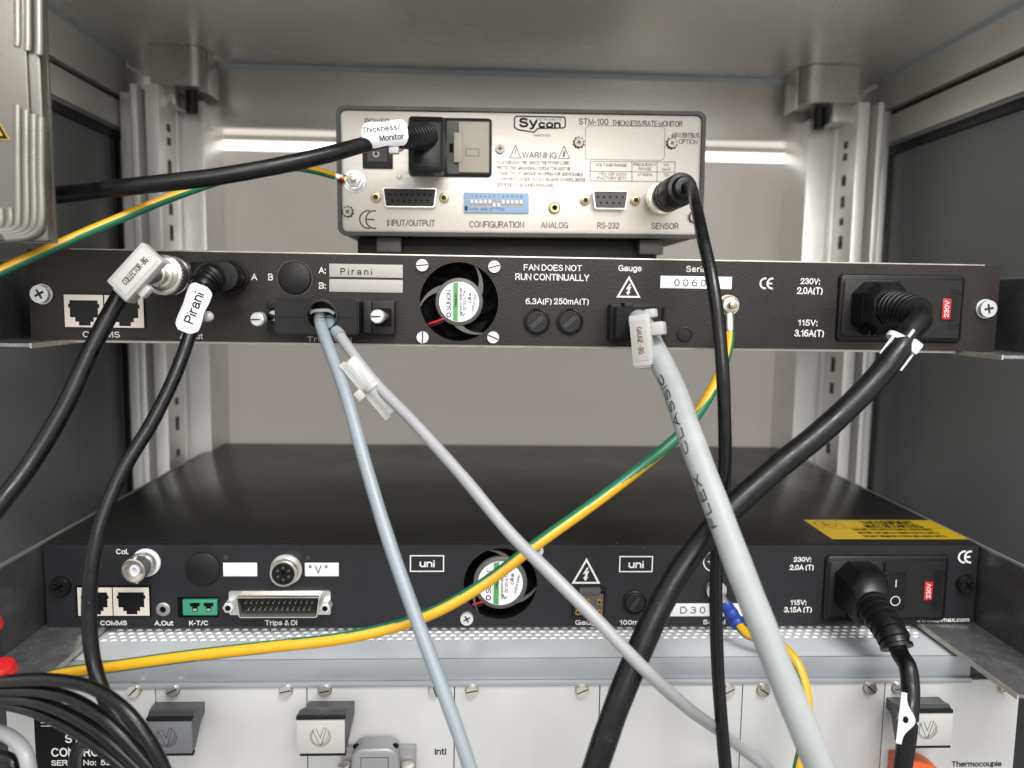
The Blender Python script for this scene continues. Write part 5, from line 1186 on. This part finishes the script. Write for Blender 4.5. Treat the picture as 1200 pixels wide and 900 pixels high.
c = Cable('power_cable', 'thick black mains cable with white tie, curving from the upper black unit to the bottom', 'cable', at(1018, 361, -3))
f = iec(c, 1018, 361, 23, 18, 26, (.6, 0))
mb = MB(); boot(mb, [f+Vector((0, 6, 0)), f+Vector((.6, -3, 0)), f+Vector((1.2, -12, -.5)), f+Vector((1.6, -20, -2))], blk_pl, lambda s: 7.6-.035*s+(.9 if (s % 3.2) < 1.9 else 0)); c.part('strain_relief', mb)
e_ = f+Vector((1.2, -16, -1))
pa = [e_, f+Vector((1.4, -23, -4))]+W3([(1066, 389, -54), (1051, 413, -60), (1020, 451, -63), (966, 503, -69), (905, 553, -75), (852, 601, -81), (807, 654, -87), (774, 709, -92), (747, 768, -97), (722, 830, -102), (700, 893, -106), (682, 950, -108)])
cord_part(c, pa, 10.3, rub, seg=24)
k = at(1066, 390, -62); mb = MB(); a_ = math.atan2(at(1051, 412, -58).z-at(1066, 384, -54).z, at(1051, 412, -58).x-at(1066, 384, -54).x)
mb.M = turn_frame(at(1057, 396, -56), a_); mb.lathe([(5.5, 0), (6.1, .2), (6.1, 2.4), (5.5, 2.6)], (0, 0, 0), (1, 0, 0), tag_w, 30); mb.box(-1.4, 4.2, -7.5, -3.6, 1.5, 6.5, tag_w, 1.1); mb.box(2, 13, -5.8, -5.0, 5.2, 6.2, tag_w, .3); mb.box(2, 12, -3.9, -3.3, -5.8, -4.6, tag_w, .3); mb.box(-4, 0, -6.8, -6.0, -1.6, -.4, tag_w, .3); c.part('cable_tie', mb)

# --- mains lead of the lower unit
c = Cable('power_cable', 'black mains cable with punched white tag, from the lower black unit to the bottom right', 'cable', at(999, 688, -3))
f = iec(c, 999, 688, 25, 19, 28, (-.4, -2.2))
mb = MB(); boot(mb, [f+Vector((0, 6, 1.2)), f+Vector((.1, -4, -1)), f+Vector((.4, -13, -4)), f+Vector((1.0, -20, -8.5)), f+Vector((1.2, -22, -11))], blk_pl, lambda s: 7.4-.03*s+(.9 if (s % 4.2) < 2.4 else 0)); c.part('strain_relief', mb)
e_ = f+Vector((.9, -18.5, -7))
pa = [e_, f+Vector((1.8, -24, -13))]+W3([(1064, 782, -58), (1067, 806, -63), (1066, 835, -70), (1062, 870, -72), (1057, 905, -73), (1052, 945, -74)])
cord_part(c, pa, 7.9, rub)
C_ = at(1058, 842, -76); mb = MB(); mb.M = Matrix.Translation(C_) @ Matrix.Rotation(-.45, 4, 'Z') @ Matrix.Rotation(R_(92), 4, 'Y') @ Matrix.Scale(.9, 4)
o = []
for i in range(33):
    u = -13+26*i/32; o.append((u, 3.6*math.exp(-(u/6.0)**2)*1.35+.6))
o2 = o+[(13, -1.8), (-13, -1.8)]
ho = [(.3+1.9*math.cos(R_(a)), 1.2+1.3*math.sin(R_(a))) for a in range(0, 360, 20)]
mb.plate(list(reversed(o2)), [ho], -.35, .35, tag_w); tg = c.part('label_tag', mb)
mb = MB(); mb.M = turn_frame(at(1064, 846, -70), R_(80)); mb.lathe([(4.1, 0), (4.6, .2), (4.6, 2.3), (4.1, 2.5)], (0, 0, 0), (1, 0, 0), frost_pl, 26); c.part('cable_tie', mb)

# --- loom of black cables in the lower left corner
loom = [([(-60, 800, -70), (0, 798, -88), (60, 796.5, -99), (108, 806, -106), (148, 833, -111), (176, 870, -114), (194, 905, -115), (204, 940, -115)], 4.9, 'topmost black cable of the loom arching over the lower left corner'),
        ([(-60, 810, -66), (0, 809, -82), (48, 810, -94), (88, 820, -101), (122, 842, -106), (154, 872, -109), (186, 910, -111), (200, 935, -111)], 4.7, 'second black cable of the loom, just under the arching top one'),
        ([(-60, 822, -62), (0, 818, -78), (42, 822, -90), (84, 838, -97), (124, 864, -102), (162, 899, -105), (190, 930, -106)], 4.8, 'third black cable of the loom, passing over the black serial plate'),
        ([(-60, 824, -58), (0, 825, -73), (38, 833, -84), (76, 850, -91), (112, 873, -96), (146, 900, -99), (172, 930, -101)], 4.8, 'lowest sweeping black cable of the loom, nearest the serial plate lettering'),
        ([(88, 950, -76), (87, 910, -80), (89, 884, -84), (100, 871, -88), (118, 874, -92), (140, 890, -96), (164, 914, -99), (180, 940, -100)], 4.8, 'black cable bent in a tight hook over the serial plate')]
for pa, d, lab in loom:
    w0 = W3(pa); mb = MB(); mb.tube(catmull(w0, 1.5), d/2, rub2, 18); solo('loom_cable', mb, lab, 'cable', w0[0], 'black cables gathered in the lower left loom')
w0 = W3([(-30, 851, -60), (0, 858, -72), (18, 868, -80), (30, 884, -86), (35, 908, -88), (36, 940, -88)]); mb = MB(); mb.tube(catmull(w0, 1.2), 2.9, grey_cab3, 18); solo('grey_cable', mb, 'short grey cable arching in the bottom left corner, below the black loom', 'cable', w0[0])
w0 = W3([(-20, 893, -70), (0, 886, -78), (14, 893, -82), (20, 925, -84)]); mb = MB(); mb.tube(catmull(w0, 1.2), 2.5, rub, 16); solo('loom_cable', mb, 'black cable tucked beneath the grey cable in the bottom left corner', 'cable', w0[0], 'black cables gathered in the lower left loom')

# ================================================================== small things round the edge
for (x, y, Y, r, lab) in ((1, 784, -84, 5.2, 'larger red plastic cap lying on the black loom at the left edge'), (-12, 731, -60, 4.4, 'small red cap at the left edge, above the larger one')):
    k = at(x, y, Y); th = Thing('red_cap', lab, 'cap', k-Vector((0, 0, 3)), 0, 'red caps at the left edge')
    mb = MB(); mb.lathe([(.1, .1), (r*.8, 0), (r, .6), (r, 4.8), (r*.92, 5.6), (r*.5, 6), (.1, 6)], (0, 0, 0), (.1, -.15, 1), red_soft, 30); th.part('cap_body', mb)
    mb = MB(); mb.lathe([(r*1.02, 1.4), (r*1.12, 1.6), (r*1.12, 3.2), (r*1.02, 3.4)], (0, 0, 0), (.1, -.15, 1), red_soft, 30); th.part('grip_ring', mb)

# grey hood on the module panel
k0, k1 = at(412, 900, -33), at(472, 864, -33)
hd = Thing('connector_hood', 'grey metallised connector hood with two thumbscrews, on the module panel marked Intl', 'connector', ((k0.x+k1.x)/2, YM, k0.z-14))
wv = hd.org; mb = MB(); hw = (k1.x-k0.x)/2; zt = k1.z-wv.z
o = [(-hw, -6), (hw, -6), (hw, 8), (hw*.86, zt-3), (hw*.70, zt-1), (hw*.5, zt), (-hw*.5, zt), (-hw*.70, zt-1), (-hw*.86, zt-3), (-hw, 8)]
mb.prism(o, -12, -2, hood_grey, 1.2); mb.box(-hw*.5, hw*.5, -12.3, -12, 0, zt-4.5, hood_grey, .25)
mb.stroke([(-hw*.52, -1), (-hw*.52, zt-4.2), (hw*.52, zt-4.2), (hw*.52, -1)], .35, -12.1, grey_pl)
hd.part('hood_shell', mb)
mb = MB(); q0, q1 = at(401, 905, YM)-wv, at(488, 871, YM)-wv; mb.box(q0.x, q1.x, -3, -.05, -6, q1.z, hood_grey, .6); hd.part('flange', mb)
for px in (404.5, 478):
    mb = MB(); q = at(px, 893, -36)-wv; mb.cyl((q.x, -7, q.z-9), (0, 0, 1), 3.2, 9, steel, 22, .5); hd.part('thumbscrew', mb)
for s in (-1, 1):
    mb = MB(); mb.ball((s*hw*.74, -7, zt-1.6), 1.8, 1.8, 1.1, blk_hole, 12); hd.part('shell_screw', mb)
# orange thermocouple plug
k0, k1 = at(1045, 905, -35), at(1088, 879, -32)
op = Thing('thermocouple_plug', 'orange plastic plug at the bottom edge, behind the tagged black mains cable', 'plug', ((k0.x+k1.x)/2, YM, k0.z-6)); wv = op.org; hw = (k1.x-k0.x)/2; zt = k1.z-wv.z
mb = MB(); o = [(-hw, -5), (hw, -5), (hw, zt-4.5), (hw*.55, zt-2.2), (hw*.1, zt-.6), (-hw*.6, zt), (-hw, zt)]
mb.prism(o, -11, -1, orange_pl, .9); op.part('plug_body', mb)
mb = MB(); mb.plate([(-hw*.9, zt-7), (-hw*.55, zt-7), (-hw*.55, zt-1.2), (-hw*.9, zt-1.2)], [], -11.2, -10.9, grey_fan); op.part('slot_insert', mb)

# finned aluminium box, upper left
zb, xe = at(62, 283, -78).z, at(62, 150, -71).x
fb = Thing('finned_enclosure', 'cast aluminium box with curved ribs and a yellow warning triangle, filling the upper left corner', 'enclosure', (xe-60, -78, zb)); wv = fb.org
mb = MB(); mb.box(xe-150-wv.x, xe-wv.x, 0, 5.5, 0, 150, alu_cast, 1.2); mb.box(xe-150-wv.x, xe-4-wv.x, -1.6, .4, 3, 150, alu_cast, .6); mb.box(xe-150-wv.x, xe-wv.x, 5.5, 7, -.4, 150, alu_cast, .4); mb.box(xe-150-wv.x, xe-45-wv.x, 7, 40, 8, 150, alu_cast, 1); fb.part('housing', mb)
def F(px, py): q = at(px, py, -80)-wv; return Vector((q.x, -1.2, q.z))
for i, (x, yt) in enumerate(((20, 123), (30, 129), (39, 134), (47, 137))):
    yb_ = 282-1.0*i*0; R0 = 8+10*i*.62
    pts = [F(x, yt), F(x, yt+60), F(x, 262-i*0)]+[F(x-R0*(1-math.cos(R_(a))), 262+(8+3*i)*math.sin(R_(a))) for a in (30, 60, 90)]+[F(x-R0-14, 271+3*i)]
    mb = MB(); mb.tube(catmull(pts, 1), 1.55, alu_rib, 14); fb.part('rib', mb)
for x, y in ((20, 54), (32, 59), (45, 64)):
    mb = MB(); mb.tube(catmull([F(x, -30), F(x, 10), F(x, y-6), F(x-.5, y)], 1), 1.5, alu_rib, 14); fb.part('rib', mb)
for i, x in enumerate((0, 11)):
    mb = MB(); mb.tube(catmull([F(x, 244), F(x, 262), F(x-5, 270), F(x-14, 273)], 1), 1.5, alu_rib, 14); fb.part('rib', mb)
mb = MB(); k = F(-19, 144); tri = [(k.x-9.5, k.z-6), (k.x+9.2, k.z-6), (k.x, k.z+11)]
mb.plate(tri, [], -2.1, -1.7, yellow_lbl); mb.stroke([(a*.84+k.x*.16, b*.84+(k.z-.6)*.16) for a, b in tri], 1.1, -2.15, black_ink, True)
mb.plate([(k.x+.3*u, k.z+.55*v-1) for u, v in ((2, 9), (-6, -1), (0, 0), (-3, -8), (6, 3), (0, 2))], [], -2.2, -2.12, black_ink); fb.part('warning_sign', mb)
mb = MB(); mb.box(xe-150-wv.x, xe-90-wv.x, 40.2, 52, 20, 60, bracket, 1); fb.part('mounting_bracket', mb)
bpy.context.view_layer.update()
